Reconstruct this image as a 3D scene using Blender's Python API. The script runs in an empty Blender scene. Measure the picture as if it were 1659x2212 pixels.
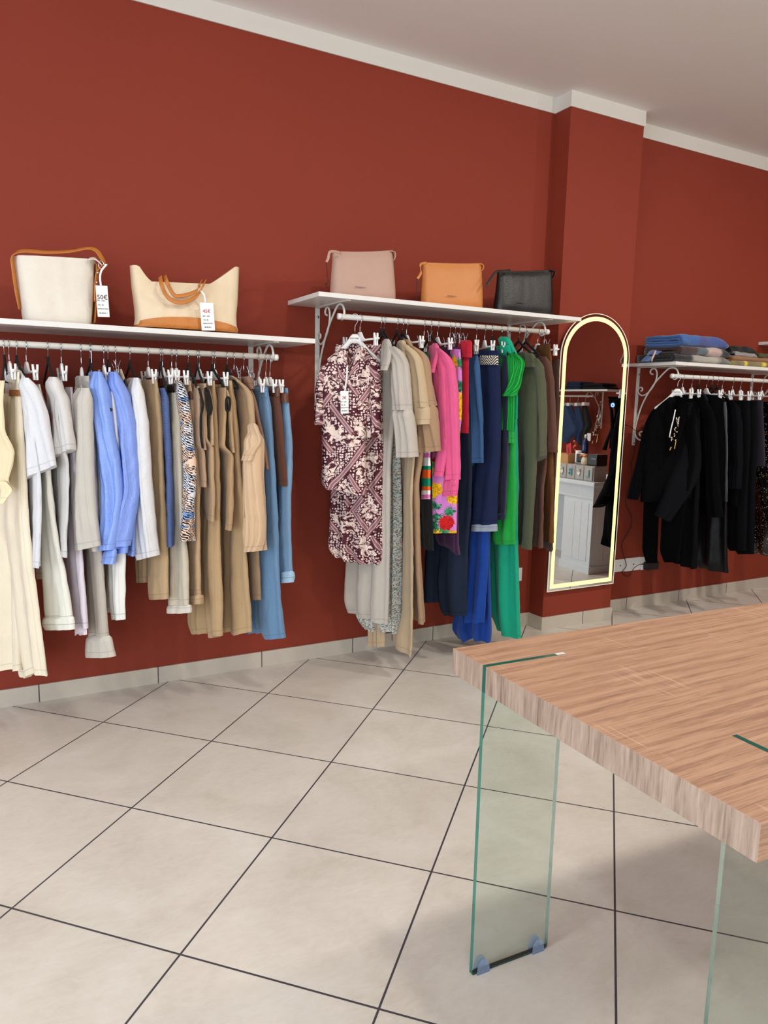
import bpy, bmesh, math, random
from math import sin, cos, pi, sqrt, radians, atan2
from mathutils import Vector, Matrix, noise
random.seed(7)
V = Vector
SC = bpy.context.scene
COL = SC.collection

# ------------------------------------------------------------ camera
IW, IH, FPX = 1659.0, 2212.0, 1569.33
PITCH, ROLL, YAW = radians(-8.576), radians(1.2838), radians(28.4714)
CAMP = V((0, 0, 1.35))
def _axes():
    f = V((sin(YAW) * cos(PITCH), cos(YAW) * cos(PITCH), sin(PITCH)))
    r = V((cos(YAW), -sin(YAW), 0)); u = r.cross(f)
    return cos(ROLL) * r + sin(ROLL) * u, -sin(ROLL) * r + cos(ROLL) * u, f
CR, CU, CF = _axes()
cd = bpy.data.cameras.new('camera'); cam = bpy.data.objects.new('camera', cd); COL.objects.link(cam)
cd.sensor_fit = 'VERTICAL'; cd.sensor_height = 24.0; cd.lens = FPX / IH * 24.0
cd.clip_start = 0.02; cd.clip_end = 60
cam.matrix_world = Matrix(((CR.x, CU.x, -CF.x, CAMP.x), (CR.y, CU.y, -CF.y, CAMP.y), (CR.z, CU.z, -CF.z, CAMP.z), (0, 0, 0, 1)))
SC.camera = cam
def ray(x, y): return CF + CR * ((x - IW / 2) / FPX) - CU * ((y - IH / 2) / FPX)
def aty(x, y, Y): d = ray(x, y); return CAMP + d * (Y / d.y)
def atz(x, y, Z): d = ray(x, y); return CAMP + d * ((Z - CAMP.z) / d.z)
def atx(x, y, X): d = ray(x, y); return CAMP + d * (X / d.x)

# ------------------------------------------------------------ room numbers
WALL = 3.42          # terracotta wall, facing the camera
ZC, ZCOR = 3.06, 2.978
XL, XR, YB = -3.2, 7.4, -2.4
COLA, COLB, COLD = 2.896, 3.457, 0.128
YM = 3.262           # mirror face

# ------------------------------------------------------------ light
SC.view_settings.view_transform = 'Standard'; SC.view_settings.look = 'None'
SC.view_settings.exposure = -0.3; SC.view_settings.gamma = 1.0
SC.cycles.use_denoising = True
SC.cycles.max_bounces = 10; SC.cycles.transmission_bounces = 10; SC.cycles.transparent_max_bounces = 12
SC.cycles.sample_clamp_indirect = 6.0
SC.cycles.caustics_reflective = False; SC.cycles.caustics_refractive = False
wd = bpy.data.worlds.new('world'); SC.world = wd; wd.use_nodes = True
wd.node_tree.nodes['Background'].inputs[0].default_value = (0.75, 0.86, 1.0, 1)
wd.node_tree.nodes['Background'].inputs[1].default_value = 1.0
def area(name, loc, target, sx, sy, power, col, spread=180):
    l = bpy.data.lights.new(name, 'AREA'); l.shape = 'RECTANGLE'; l.size = sx; l.size_y = sy; l.energy = power; l.color = col
    l.spread = radians(spread)
    o = bpy.data.objects.new(name, l); COL.objects.link(o); o.location = loc
    o.rotation_euler = (V(target) - V(loc)).to_track_quat('-Z', 'Y').to_euler(); return o
# daylight through the two shop windows (left wall and behind the camera on the left)
area('window_daylight', (XL - 0.12, 0.10, 1.45), (XL + 5, 0.9, -0.6), 3.0, 2.3, 112, (0.78, 0.89, 1.0), 160)
area('shopfront_daylight', (-1.5, YB - 0.12, 1.4), (-0.6, 1.3, -0.9), 2.4, 2.2, 85, (0.82, 0.91, 1.0), 150)
area('street_bounce', (-1.5, YB - 0.13, 0.9), (0.2, 1.5, 3.3), 2.4, 1.2, 30, (0.95, 0.95, 0.96), 160)
# warm ceiling spots
SPOTS = [(-0.7, 1.0), (1.4, 1.1), (3.3, 1.1), (5.0, 1.1), (5.6, -0.6), (2.2, -1.0)]
for (sx, sy), pw in zip(SPOTS, (14, 24, 40, 36, 20, 20)):
    l = bpy.data.lights.new('ceiling_spot_light', 'AREA'); l.shape = 'DISK'; l.size = 0.16; l.energy = pw; l.color = (1.0, 0.93, 0.84)
    o = bpy.data.objects.new('ceiling_spot_light', l); COL.objects.link(o); o.location = (sx, sy, ZC - 0.035)
    o.rotation_euler = (radians(18 if sy > 0 else 0), 0, 0)

# ------------------------------------------------------------ node helper
def lin(c):
    r = []
    for v in c[:3]:
        v /= 255.0
        r.append(v / 12.92 if v <= 0.04045 else ((v + 0.055) / 1.055) ** 2.4)
    return (r[0], r[1], r[2], 1.0)
class NT:
    def __init__(s, name):
        s.m = bpy.data.materials.new(name); s.m.use_nodes = True; s.t = s.m.node_tree
        s.b = s.t.nodes['Principled BSDF']; s.out = s.t.nodes['Material Output']
    def n(s, typ, **kw):
        nd = s.t.nodes.new(typ)
        for k, v in kw.items(): setattr(nd, k, v)
        return nd
    def put(s, sock, v):
        if isinstance(v, bpy.types.NodeSocket): s.t.links.new(v, sock)
        elif v is not None:
            try: sock.default_value = v
            except Exception: sock.default_value = (v, v, v, 1) if len(sock.default_value) == 4 else (v, v, v)
    def math(s, op, a, b=0.0, c=None, clamp=False):
        nd = s.n('ShaderNodeMath', operation=op, use_clamp=clamp); s.put(nd.inputs[0], a); s.put(nd.inputs[1], b)
        if c is not None: s.put(nd.inputs[2], c)
        return nd.outputs[0]
    def mix(s, f, a, b, mode='MIX'):
        nd = s.n('ShaderNodeMix', data_type='RGBA', blend_type=mode)
        s.put(nd.inputs[0], f); s.put(nd.inputs[6], a); s.put(nd.inputs[7], b); return nd.outputs[2]
    def ramp(s, f, stops, interp='LINEAR'):
        nd = s.n('ShaderNodeValToRGB'); cr = nd.color_ramp; cr.interpolation = interp
        while len(cr.elements) < len(stops): cr.elements.new(0.5)
        for e, (p, c) in zip(cr.elements, stops): e.position = p; e.color = c if len(c) == 4 else lin(c)
        s.put(nd.inputs[0], f); return nd.outputs[0]
    def step(s, f, lo, hi):
        nd = s.n('ShaderNodeMapRange', interpolation_type='SMOOTHSTEP'); s.put(nd.inputs[0], f)
        nd.inputs[1].default_value = lo; nd.inputs[2].default_value = hi; return nd.outputs[0]
    def coord(s, kind='Object'): return s.n('ShaderNodeTexCoord').outputs[kind]
    def sep(s, v):
        nd = s.n('ShaderNodeSeparateXYZ'); s.put(nd.inputs[0], v); return nd.outputs
    def comb(s, x, y, z=0.0):
        nd = s.n('ShaderNodeCombineXYZ'); s.put(nd.inputs[0], x); s.put(nd.inputs[1], y); s.put(nd.inputs[2], z); return nd.outputs[0]
    def mapv(s, v, scale=(1, 1, 1), loc=(0, 0, 0), rot=(0, 0, 0)):
        nd = s.n('ShaderNodeMapping'); s.put(nd.inputs[0], v); nd.inputs[1].default_value = loc; nd.inputs[2].default_value = rot; nd.inputs[3].default_value = scale; return nd.outputs[0]
    def noise(s, v, scale, detail=3, rough=0.55, dist=0.0, out=0):
        nd = s.n('ShaderNodeTexNoise'); s.put(nd.inputs['Vector'], v); nd.inputs['Scale'].default_value = scale; nd.inputs['Detail'].default_value = detail
        nd.inputs['Roughness'].default_value = rough; nd.inputs['Distortion'].default_value = dist; return nd.outputs[out]
    def vor(s, v, scale, feature='F1', rnd=1.0):
        nd = s.n('ShaderNodeTexVoronoi', feature=feature); s.put(nd.inputs['Vector'], v); nd.inputs['Scale'].default_value = scale
        nd.inputs['Randomness'].default_value = rnd; return nd.outputs
    def bump(s, h, strength=0.3, dist=0.002):
        nd = s.n('ShaderNodeBump'); s.put(nd.inputs['Height'], h); nd.inputs['Strength'].default_value = strength; nd.inputs['Distance'].default_value = dist
        s.t.links.new(nd.outputs[0], s.b.inputs['Normal'])
    def base(s, c, rough=0.6, metal=0.0, spec=0.5):
        s.put(s.b.inputs['Base Color'], c); s.put(s.b.inputs['Roughness'], rough); s.b.inputs['Metallic'].default_value = metal
        s.b.inputs['Specular IOR Level'].default_value = spec
MATS = {}
def plain(name, rgb, rough=0.5, metal=0.0, spec=0.5, var=0.06, scale=30):
    if name in MATS: return MATS[name]
    k = NT(name); c = lin(rgb)
    nz = k.noise(k.coord(), scale, 3)
    k.base(k.mix(nz, tuple(x * (1 - var) for x in c[:3]) + (1,), tuple(min(1, x * (1 + var)) for x in c[:3]) + (1,)), rough, metal, spec)
    MATS[name] = k.m; return k.m
def stitch(k, c, dark=.72):
    nd = k.n('ShaderNodeUVMap', uv_map='Hem'); x, y, _ = k.sep(nd.outputs[0])
    a = k.math('SUBTRACT', 1.0, k.step(k.math('ABSOLUTE', k.math('SUBTRACT', y, .024)), .0008, .0020))
    b = k.math('MULTIPLY', k.math('SUBTRACT', 1.0, k.step(k.math('ABSOLUTE', k.math('SUBTRACT', x, .019)), .0005, .0014)), .45)
    m = k.math('MULTIPLY', k.math('MAXIMUM', a, b), 1 - dark); return k.mix(m, c, k.mix(1.0, c, (.25, .23, .22, 1), 'MULTIPLY')), m
def fab(rgb, rough=0.9, sheen=0.15, weave=900, var=0.08, name=None, spec=0.25):
    key = name or 'fabric_%d_%d_%d_%d' % (rgb[0], rgb[1], rgb[2], int(rough * 100))
    if key in MATS: return MATS[key]
    k = NT(key); c = lin(rgb); uv = k.coord('UV')
    nz = k.noise(k.coord(), 9, 4)
    cc, sm = stitch(k, k.mix(nz, tuple(x * (1 - var) for x in c[:3]) + (1,), tuple(min(1, x * (1 + var)) for x in c[:3]) + (1,)))
    k.base(cc, rough, 0, spec)
    k.b.inputs['Sheen Weight'].default_value = sheen; k.b.inputs['Sheen Roughness'].default_value = 0.5
    h = k.math('ADD', k.math('MULTIPLY', k.noise(k.mapv(uv, (14, 4.0, 1)), 3.0, 4, .6, .6), 7.0), k.noise(k.mapv(uv, (1, 1, 1)), weave, 1))
    k.bump(k.math('SUBTRACT', h, k.math('MULTIPLY', sm, 6.0)), 0.45, 0.002)
    MATS[key] = k.m; return k.m
def denim(rgb, name, var=0.35):
    if name in MATS: return MATS[name]
    k = NT(name); c = lin(rgb); uv = k.coord('UV')
    st = k.noise(k.mapv(uv, (900, 30, 1)), 1.0, 2); big = k.noise(uv, 7, 3)
    f = k.math('ADD', k.math('MULTIPLY', st, 0.6), k.math('MULTIPLY', big, 0.5))
    lo = tuple(x * (1 - var) for x in c[:3]) + (1,); hi = tuple(min(1, x * (1 + var)) for x in c[:3]) + (1,)
    cc, sm = stitch(k, k.mix(f, lo, hi), .5); k.base(cc, 0.9, 0, 0.2); k.bump(k.math('SUBTRACT', k.math('ADD', st, k.math('MULTIPLY', k.noise(uv, 26, 4, .6, .8), 3.0)), k.math('MULTIPLY', sm, 2.0)), 0.4, 0.0016)
    MATS[name] = k.m; return k.m
def leather(rgb, name, rough=0.42, spec=0.5):
    if name in MATS: return MATS[name]
    k = NT(name); c = lin(rgb); o = k.coord()
    v = k.vor(o, 260)[0]; nz = k.noise(o, 9, 3)
    k.base(k.mix(nz, tuple(x * .92 for x in c[:3]) + (1,), tuple(min(1, x * 1.06) for x in c[:3]) + (1,)), rough, 0, spec)
    k.bump(k.math('ADD', v, k.math('MULTIPLY', k.noise(o, 22, 3), 1.6)), 0.28, 0.0025)
    MATS[name] = k.m; return k.m
def emis(name, rgb, st):
    if name in MATS: return MATS[name]
    k = NT(name); k.base(lin(rgb), 0.4); k.b.inputs['Emission Color'].default_value = lin(rgb); k.b.inputs['Emission Strength'].default_value = st
    MATS[name] = k.m; return k.m

# ------------------------------------------------------------ structure materials
def m_wall():
    k = NT('terracotta_paint'); o = k.coord()
    a = k.noise(o, 1.3, 3); c = k.mix(a, lin((131, 50, 33)), lin((139, 54, 36)))
    k.base(c, 0.72, 0, 0.3); k.bump(k.noise(o, 170, 3), 0.22, 0.002); return k.m
def m_white(name='ceiling_paint', rgb=(240, 236, 232)):
    k = NT(name); o = k.coord(); k.base(k.mix(k.noise(o, 1.1, 3), lin(rgb), lin(tuple(x * .97 for x in rgb))), 0.85, 0, 0.2)
    k.bump(k.noise(o, 120, 3), 0.12, 0.002); return k.m
TS, TA, TOX, TOY = 0.5111, 0.79198, 0.3538, 3.078
def tile_nodes(k, o, rough=0.34):
    m1 = k.noise(k.mapv(o, (1, 1, 1), (3.1, 0, 0)), 3.2, 5, 0.62, 0.6); m2 = k.noise(k.mapv(o, (9, 22, 9), rot=(0, 0, 0.6)), 2.2, 4, 0.6, 1.2)
    f = k.math('ADD', k.math('MULTIPLY', m1, 0.7), k.math('MULTIPLY', m2, 0.3))
    return k.ramp(f, [(0.30, (202, 194, 181)), (0.5, (217, 210, 199)), (0.70, (228, 223, 214))])
def m_floor():
    k = NT('floor_tiles'); o = k.coord(); x, y, z = k.sep(o)
    dx = k.math('SUBTRACT', x, TOX); dy = k.math('SUBTRACT', y, TOY); ca, sa = cos(TA) / TS, sin(TA) / TS
    i = k.math('SUBTRACT', k.math('MULTIPLY', dx, ca), k.math('MULTIPLY', dy, sa))
    j = k.math('ADD', k.math('MULTIPLY', dx, sa), k.math('MULTIPLY', dy, ca))
    def edge(v):
        fr = k.math('FRACT', k.math('ADD', v, 100.5)); return k.math('ABSOLUTE', k.math('SUBTRACT', fr, 0.5))
    e = k.math('MINIMUM', edge(i), edge(j))
    g = k.step(e, 0.0042, 0.0068)
    wn = k.n('ShaderNodeTexWhiteNoise', noise_dimensions='2D')
    k.put(wn.inputs['Vector'], k.comb(k.math('FLOOR', k.math('ADD', i, 0.0)), k.math('FLOOR', j)))
    tile = tile_nodes(k, o)
    tile = k.mix(k.math('MULTIPLY', wn.outputs[0], 0.10), tile, lin((172, 163, 150)))
    sp = k.vor(o, 5.3)[0]
    c = k.mix(g, lin((66, 64, 68)), tile)
    k.base(c, k.math('ADD', k.math('MULTIPLY', k.noise(o, 6, 3), 0.18), 0.27), 0, 0.45)
    k.bump(k.math('ADD', g, k.math('MULTIPLY', k.noise(o, 60, 3), 0.10)), 0.25, 0.002)
    return k.m
def m_base():
    k = NT('baseboard_tiles'); o = k.coord(); x, y, z = k.sep(o)
    fr = k.math('FRACT', k.math('ADD', k.math('DIVIDE', k.math('SUBTRACT', x, 0.1309), 0.5143), 40.5))
    e = k.math('ABSOLUTE', k.math('SUBTRACT', fr, 0.5)); g = k.step(e, 0.004, 0.007)
    k.base(k.mix(g, lin((92, 88, 88)), k.mix(0.6, tile_nodes(k, o), lin((176, 163, 146)))), 0.35, 0, 0.45); k.bump(g, 0.3, 0.002); return k.m
M_WALL = m_wall(); M_CEIL = m_white(); M_COR = m_white('cornice_paint', (222, 219, 212)); M_FLOOR = m_floor(); M_BASE = m_base()
M_SHELF = plain('white_laminate', (226, 224, 220), 0.35); M_METAL = plain('white_painted_metal', (216, 212, 204), 0.4)
M_CHROME = plain('chrome', (205, 205, 210), 0.18, 1.0); M_WPLAST = plain('white_plastic', (232, 230, 228), 0.32); M_VELVET = plain('black_velvet', (14, 13, 14), 0.95)
M_BLACKP = plain('black_plastic', (14, 14, 15), 0.4); M_PAPER = plain('white_card', (240, 240, 240), 0.7); M_INK = plain('black_ink', (25, 25, 28), 0.7); M_RED = plain('red_ink', (196, 30, 60), 0.7)

# ------------------------------------------------------------ mesh helpers
def emit(name, verts, faces, mat, parent=None, base=None, uvs=None, smooth=True):
    me = bpy.data.meshes.new(name)
    if parent is not None: base = V(parent['_b'])
    if base is None:
        xs = [v[0] for v in verts]; ys = [v[1] for v in verts]; zs = [v[2] for v in verts]
        base = V(((min(xs) + max(xs)) / 2, (min(ys) + max(ys)) / 2, min(zs)))
    me.from_pydata([(v[0] - base.x, v[1] - base.y, v[2] - base.z) for v in verts], [], faces)
    if uvs is not None:
        ul = me.uv_layers.new(name='UVMap'); buf = []
        for p in me.polygons:
            for vi in p.vertices: buf += uvs[vi][:2]
        ul.data.foreach_set('uv', buf)
        if len(uvs[0]) == 4:
            u2 = me.uv_layers.new(name='Hem'); b2 = []
            for p in me.polygons:
                for vi in p.vertices: b2 += uvs[vi][2:]
            u2.data.foreach_set('uv', b2)
    if smooth: me.polygons.foreach_set('use_smooth', [True] * len(me.polygons))
    me.materials.append(mat); me.update()
    o = bpy.data.objects.new(name, me); COL.objects.link(o)
    if parent is None: o.location = base
    else:
        o.parent = parent
        if parent.get('_part'): pass
    if parent is not None: o['_part'] = 1
    o['_b'] = tuple(base); return o
def tag(o, label=None, cat=None, group=None, kind=None):
    if label: o['label'] = label
    if cat: o['category'] = cat
    if group: o['group'] = group
    if kind: o['kind'] = kind
    return o
def thing(name, base, label, cat, group=None):
    o = bpy.data.objects.new(name, None); COL.objects.link(o); o.location = base; o.empty_display_size = 0.05; o['_b'] = tuple(base)
    return tag(o, label, cat, group)
def boxdata(lo, hi, bevel=0.0, seg=2):
    bm = bmesh.new(); bmesh.ops.create_cube(bm, size=1)
    for v in bm.verts: v.co = V(((lo[i] + hi[i]) / 2 + v.co[i] * (hi[i] - lo[i]) for i in range(3)))
    if bevel > 0: bmesh.ops.bevel(bm, geom=list(bm.edges), offset=bevel, segments=seg, affect='EDGES', profile=0.6)
    bm.verts.index_update(); r = ([v.co.copy() for v in bm.verts], [[v.index for v in f.verts] for f in bm.faces]); bm.free(); return r
def box(name, lo, hi, mat, parent=None, bevel=0.0, xf=None):
    v, f = boxdata(lo, hi, bevel)
    if xf: v = [xf @ p for p in v]
    return emit(name, v, f, mat, parent, smooth=False)
def join(*parts):
    vs, fs = [], []
    for v, f in parts:
        k = len(vs); vs += list(v); fs += [[i + k for i in q] for q in f]
    return vs, fs
def tubedata(pts, r, n=8, flat=None):
    """tube along pts; r number or list; flat=(vector,width,thickness) for a strap of rectangular section"""
    pts = [V(p) for p in pts]; vs, fs = [], []; prev = None
    for i, p in enumerate(pts):
        t = (pts[min(i + 1, len(pts) - 1)] - pts[max(i - 1, 0)]).normalized()
        if flat:
            b = V(flat[0]); b = (b - t * b.dot(t)).normalized(); a = t.cross(b)
        else:
            a = prev - t * prev.dot(t) if prev else (V((0, 0, 1)).cross(t) if abs(t.z) < 0.9 else V((1, 0, 0)).cross(t))
            a.normalize(); b = t.cross(a); prev = a
        rr = r[i] if isinstance(r, (list, tuple)) else r
        for k in range(n):
            q = 2 * pi * (k + .5) / n
            if flat:
                c, s = cos(q), sin(q); e = 0.35
                vs.append(p + b * (flat[1] / 2 * math.copysign(abs(c) ** e, c)) + a * (flat[2] / 2 * math.copysign(abs(s) ** e, s)))
            else: vs.append(p + (a * cos(q) + b * sin(q)) * rr)
    for i in range(len(pts) - 1):
        for k in range(n): fs.append([i * n + k, i * n + (k + 1) % n, (i + 1) * n + (k + 1) % n, (i + 1) * n + k])
    fs.append(list(range(n))[::-1]); fs.append([(len(pts) - 1) * n + k for k in range(n)])
    return vs, fs
def smoothpts(pts, sub=6):
    pts = [V(p) for p in pts]; out = []
    for i in range(len(pts) - 1):
        p0, p1, p2, p3 = pts[max(i - 1, 0)], pts[i], pts[i + 1], pts[min(i + 2, len(pts) - 1)]
        for k in range(sub):
            t = k / sub
            out.append(0.5 * ((2 * p1) + (p2 - p0) * t + (2 * p0 - 5 * p1 + 4 * p2 - p3) * t * t + (3 * p1 - p0 - 3 * p2 + p3) * t ** 3))
    out.append(pts[-1]); return out
def tube(name, pts, r, mat, parent=None, n=8, sub=0, flat=None, base=None):
    if sub: pts = smoothpts(pts, sub)
    v, f = tubedata(pts, r, n, flat); return emit(name, v, f, mat, parent, base)
def resample(rows, N):
    """rows (t, values...) -> N rows, linear with a little smoothing"""
    out = []; t0, t1 = rows[0][0], rows[-1][0]; nv = len(rows[0])
    for q in range(N):
        t = t0 + (t1 - t0) * q / (N - 1); i = 0
        while i < len(rows) - 2 and rows[i + 1][0] <= t: i += 1
        a, b = rows[i], rows[i + 1]; f = 0 if b[0] == a[0] else (t - a[0]) / (b[0] - a[0])
        out.append([t] + [a[k] + (b[k] - a[k]) * f for k in range(1, nv)])
    for _ in range(1):
        c = [r[:] for r in out]
        for q in range(1, N - 1):
            for k in range(1, nv): out[q][k] = (c[q - 1][k] + 2 * c[q][k] + c[q + 1][k]) / 4
    return out
def loftdata(secs, M=20, ex=2.4, waves=(), top=None, bot=None, seed=0, wrinkle=0.003, grow=True):
    """secs: list of (L, R, t). Closed skin around the slab L-R of thickness t, with fold waves across it."""
    N = len(secs); vs, fs, uv = [], [], []; vl = 0.0; R_ = random.Random(seed); ph = [(R_.random() * 6.28, R_.random() * 6.28) for _ in waves]
    off = R_.random() * 50
    for q, (L, R, t) in enumerate(secs):
        g = q / (N - 1); d = R - L; w = d.length; h = V((d.x, d.y, 0)); h.normalize(); nn = V((h.y, -h.x, 0))  # towards the viewer side
        if q: vl += ((L + R) / 2 - (secs[q - 1][0] + secs[q - 1][1]) / 2).length
        loop = []
        for side in (0, 1):
            for k in range(M):
                s = k / (M - 1) if side == 0 else 1 - k / (M - 1)
                if side == 1 and k in (0, M - 1): continue
                pf = max(0.0, 1 - abs(2 * s - 1) ** ex) ** (1 / ex)
                wv = 0.0
                for (kk, am), (p0, p1) in zip(waves, ph):
                    sv = sin(2 * pi * kk * s + p0 + 0.9 * sin(p1 + 2.4 * g)); wv += am * ((0.25 + 0.75 * g) if grow else 1.0) * math.copysign(abs(sv) ** .8, sv)
                wv *= min(1.0, 6 * s * (1 - s) + 0.35)
                p = L + d * s + nn * (wv + (t / 2 * pf if side == 0 else -t / 2 * pf))
                if wrinkle:
                    z = 1.3 * noise.noise(V((s * w * 34 + off + vl * 2, vl * 2.6, off + side * 9))) + 0.7 * noise.noise(V((s * w * 40 + vl * 9, vl * 16 + off, side * 5)))
                    p = p + nn * (wrinkle * z)
                if top is not None: p.z += top(s) * max(0.0, 1 - g * 3.5) ** 1.4
                if bot is not None: p.z += bot(s) * max(0.0, 1 - (1 - g) * 5)
                loop.append((p, (s * w + (0.013 if side else 0), -vl), ((1 - s) * w, vl)))
        for p, u, u2 in loop: vs.append(p); uv.append((u[0], u[1], u2[0], u2[1]))
    n = 2 * M - 2
    for q in range(N - 1):
        for k in range(n): fs.append([q * n + k, q * n + (k + 1) % n, (q + 1) * n + (k + 1) % n, (q + 1) * n + k])
    for q in (0, N - 1):   # caps, on their own vertices
        k0 = len(vs)
        for k in range(n): vs.append(vs[q * n + k].copy()); uv.append(uv[q * n + k])
        for k in range(1, M - 1):
            a, b, c, e = k0 + k - 1, k0 + k, k0 + (n - k) % n, k0 + (n - k + 1) % n
            f = [a, b, c, e] if len({a, b, c, e}) == 4 else [a, b, c]
            fs.append(f if q else f[::-1])
        f = [k0 + M - 2, k0 + M - 1, k0 + M]
        fs.append(f if q else f[::-1])
    uv = [(a, b, c, vl - d) for a, b, c, d in uv]
    return vs, fs, uv
def loft(name, secs, mat, parent=None, base=None, **kw):
    v, f, u = loftdata(secs, **kw); return emit(name, v, f, mat, parent, base, u)
def text(name, body, size, mat, origin, right, up, parent, align='CENTER', extrude=0.0003):
    c = bpy.data.curves.new(name, 'FONT'); c.body = body; c.size = size; c.align_x = align; c.extrude = extrude; c.resolution_u = 2
    o = bpy.data.objects.new(name, c); COL.objects.link(o); bpy.context.view_layer.update()
    me = bpy.data.meshes.new_from_object(o.evaluated_get(bpy.context.evaluated_depsgraph_get()))
    bpy.data.objects.remove(o); right = V(right).normalized(); up = V(up); up = (up - right * up.dot(right)).normalized(); nn = right.cross(up)
    vs = [V(origin) + right * v.co.x + up * v.co.y + nn * v.co.z for v in me.vertices]; fs = [list(p.vertices) for p in me.polygons]
    bpy.data.meshes.remove(me)
    return emit(name, vs, fs, mat, parent, smooth=False)

# ------------------------------------------------------------ room shell
def struct(name, lo, hi, mat, bevel=0.0): return tag(box(name, lo, hi, mat, None, bevel), kind='structure')
W0 = 0.12
def floor_obj():
    o = emit('floor', [V((XL, YB, -W0)), V((XR, YB, -W0)), V((XR, WALL, -W0)), V((XL, WALL, -W0)), V((XL, YB, 0)), V((XR, YB, 0)), V((XR, WALL, 0)), V((XL, WALL, 0))],
             [[3, 2, 1, 0], [4, 5, 6, 7], [0, 1, 5, 4], [1, 2, 6, 5], [2, 3, 7, 6], [3, 0, 4, 7]], M_FLOOR, base=V((0, 0, 0)), smooth=False); tag(o, kind='structure')
floor_obj()
struct('ceiling', (XL, YB, ZC), (XR, WALL, ZC + W0), M_CEIL)
struct('wall_back', (XL, WALL, 0), (XR, WALL + W0, ZC), M_WALL)
struct('wall_right', (XR, YB, 0), (XR + W0, WALL, ZC), M_WALL)
def walls_with_openings():
    # left wall with the shop window opening y -1.40..1.60, z 0.3..2.6 ; front wall behind the camera with the shopfront x -2.7..-0.3
    def seg(name, parts): 
        v, f = join(*[boxdata(a, b) for a, b in parts]); tag(emit(name, v, f, M_CEIL, smooth=False), kind='structure')
    y0, y1, z0, z1 = -1.40, 1.60, 0.3, 2.6
    seg('wall_left', [((XL - W0, YB, 0), (XL, y0, ZC)), ((XL - W0, y1, 0), (XL, WALL, ZC)), ((XL - W0, y0, 0), (XL, y1, z0)), ((XL - W0, y0, z1), (XL, y1, ZC))])
    x0, x1, z0, z1 = -2.7, -0.3, 0.3, 2.5
    seg('wall_front', [((XL, YB - W0, 0), (x0, YB, ZC)), ((x1, YB - W0, 0), (XR, YB, ZC)), ((x0, YB - W0, 0), (x1, YB, z0)), ((x0, YB - W0, z1), (x1, YB, ZC))])
    M_FR = plain('window_frame_paint', (70, 70, 72), 0.4)
    v, f = join(*[boxdata((XL - 0.09, a, 0.3), (XL - 0.03, a + 0.06, 2.6), 0.004) for a in (-1.40, 0.07, 1.54)], boxdata((XL - 0.09, -1.34, 0.3), (XL - 0.03, 1.54, 0.36)), boxdata((XL - 0.09, -1.34, 2.54), (XL - 0.03, 1.54, 2.6)))
    tag(emit('window_1', v, f, M_FR, smooth=False), kind='structure')
    v, f = join(*[boxdata((a, YB - 0.09, 0.3), (a + 0.06, YB - 0.03, 2.5), 0.004) for a in (-2.7, -1.53, -0.36)], boxdata((-2.64, YB - 0.09, 0.3), (-0.36, YB - 0.03, 0.36)), boxdata((-2.64, YB - 0.09, 2.44), (-0.36, YB - 0.03, 2.5)))
    tag(emit('window_2', v, f, M_FR, smooth=False), kind='structure')
walls_with_openings()
struct('trim_1', (COLA, WALL - COLD, 0), (COLB, WALL, ZC), M_WALL)          # pillar
CT = 0.006
struct('trim_2', (XL, WALL - CT, ZCOR), (COLA, WALL, ZC), M_COR)
struct('trim_3', (COLA - CT, WALL - COLD - CT, ZCOR), (COLB + CT, WALL - COLD + 0.0, ZC), M_COR)
struct('trim_4', (COLA - CT, WALL - COLD, ZCOR), (COLA, WALL - CT, ZC), M_COR)
struct('trim_5', (COLB, WALL - COLD, ZCOR), (COLB + CT, WALL - CT, ZC), M_COR)
struct('trim_6', (COLB, WALL - CT, ZCOR), (XR, WALL, ZC), M_COR)
BT, BH = 0.010, 0.080
def bboard(name, lo, hi):
    v, f = boxdata(lo, hi, 0.0012); tag(emit(name, v, f, M_BASE, base=V((0, 0, 0)), smooth=False), kind='structure')
bboard('baseboard_left', (XL, WALL - BT, 0), (COLA - BT, WALL, BH))
bboard('baseboard_pillar', (COLA - BT, WALL - COLD - BT, 0), (COLB + BT, WALL - COLD, BH))
bboard('baseboard_pillar_side', (COLA - BT, WALL - COLD, 0), (COLA, WALL, BH))
bboard('baseboard_pillar_end', (COLB, WALL - COLD, 0), (COLB + BT, WALL - BT, BH))
bboard('baseboard_back', (COLB + BT, WALL - BT, 0), (XR, WALL, BH))
bboard('baseboard_right', (XR - BT, YB, 0), (XR, WALL - BT, BH))
# recessed ceiling spots (the lamps themselves, above the frame)
for i, (sx, sy) in enumerate(SPOTS):
    v, f = tubedata([(sx, sy, ZC - 0.03), (sx, sy, ZC)], 0.055, 24)
    tag(emit('ceiling_spot', v, f, M_METAL), ['white ceiling spot above the left rail', 'white ceiling spot above the bag shelf', 'white ceiling spot in front of the pillar', 'white ceiling spot above the black clothes rail', 'white ceiling spot above the counter', 'white ceiling spot behind the table'][i], 'ceiling light', 'ceiling spots')

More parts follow.
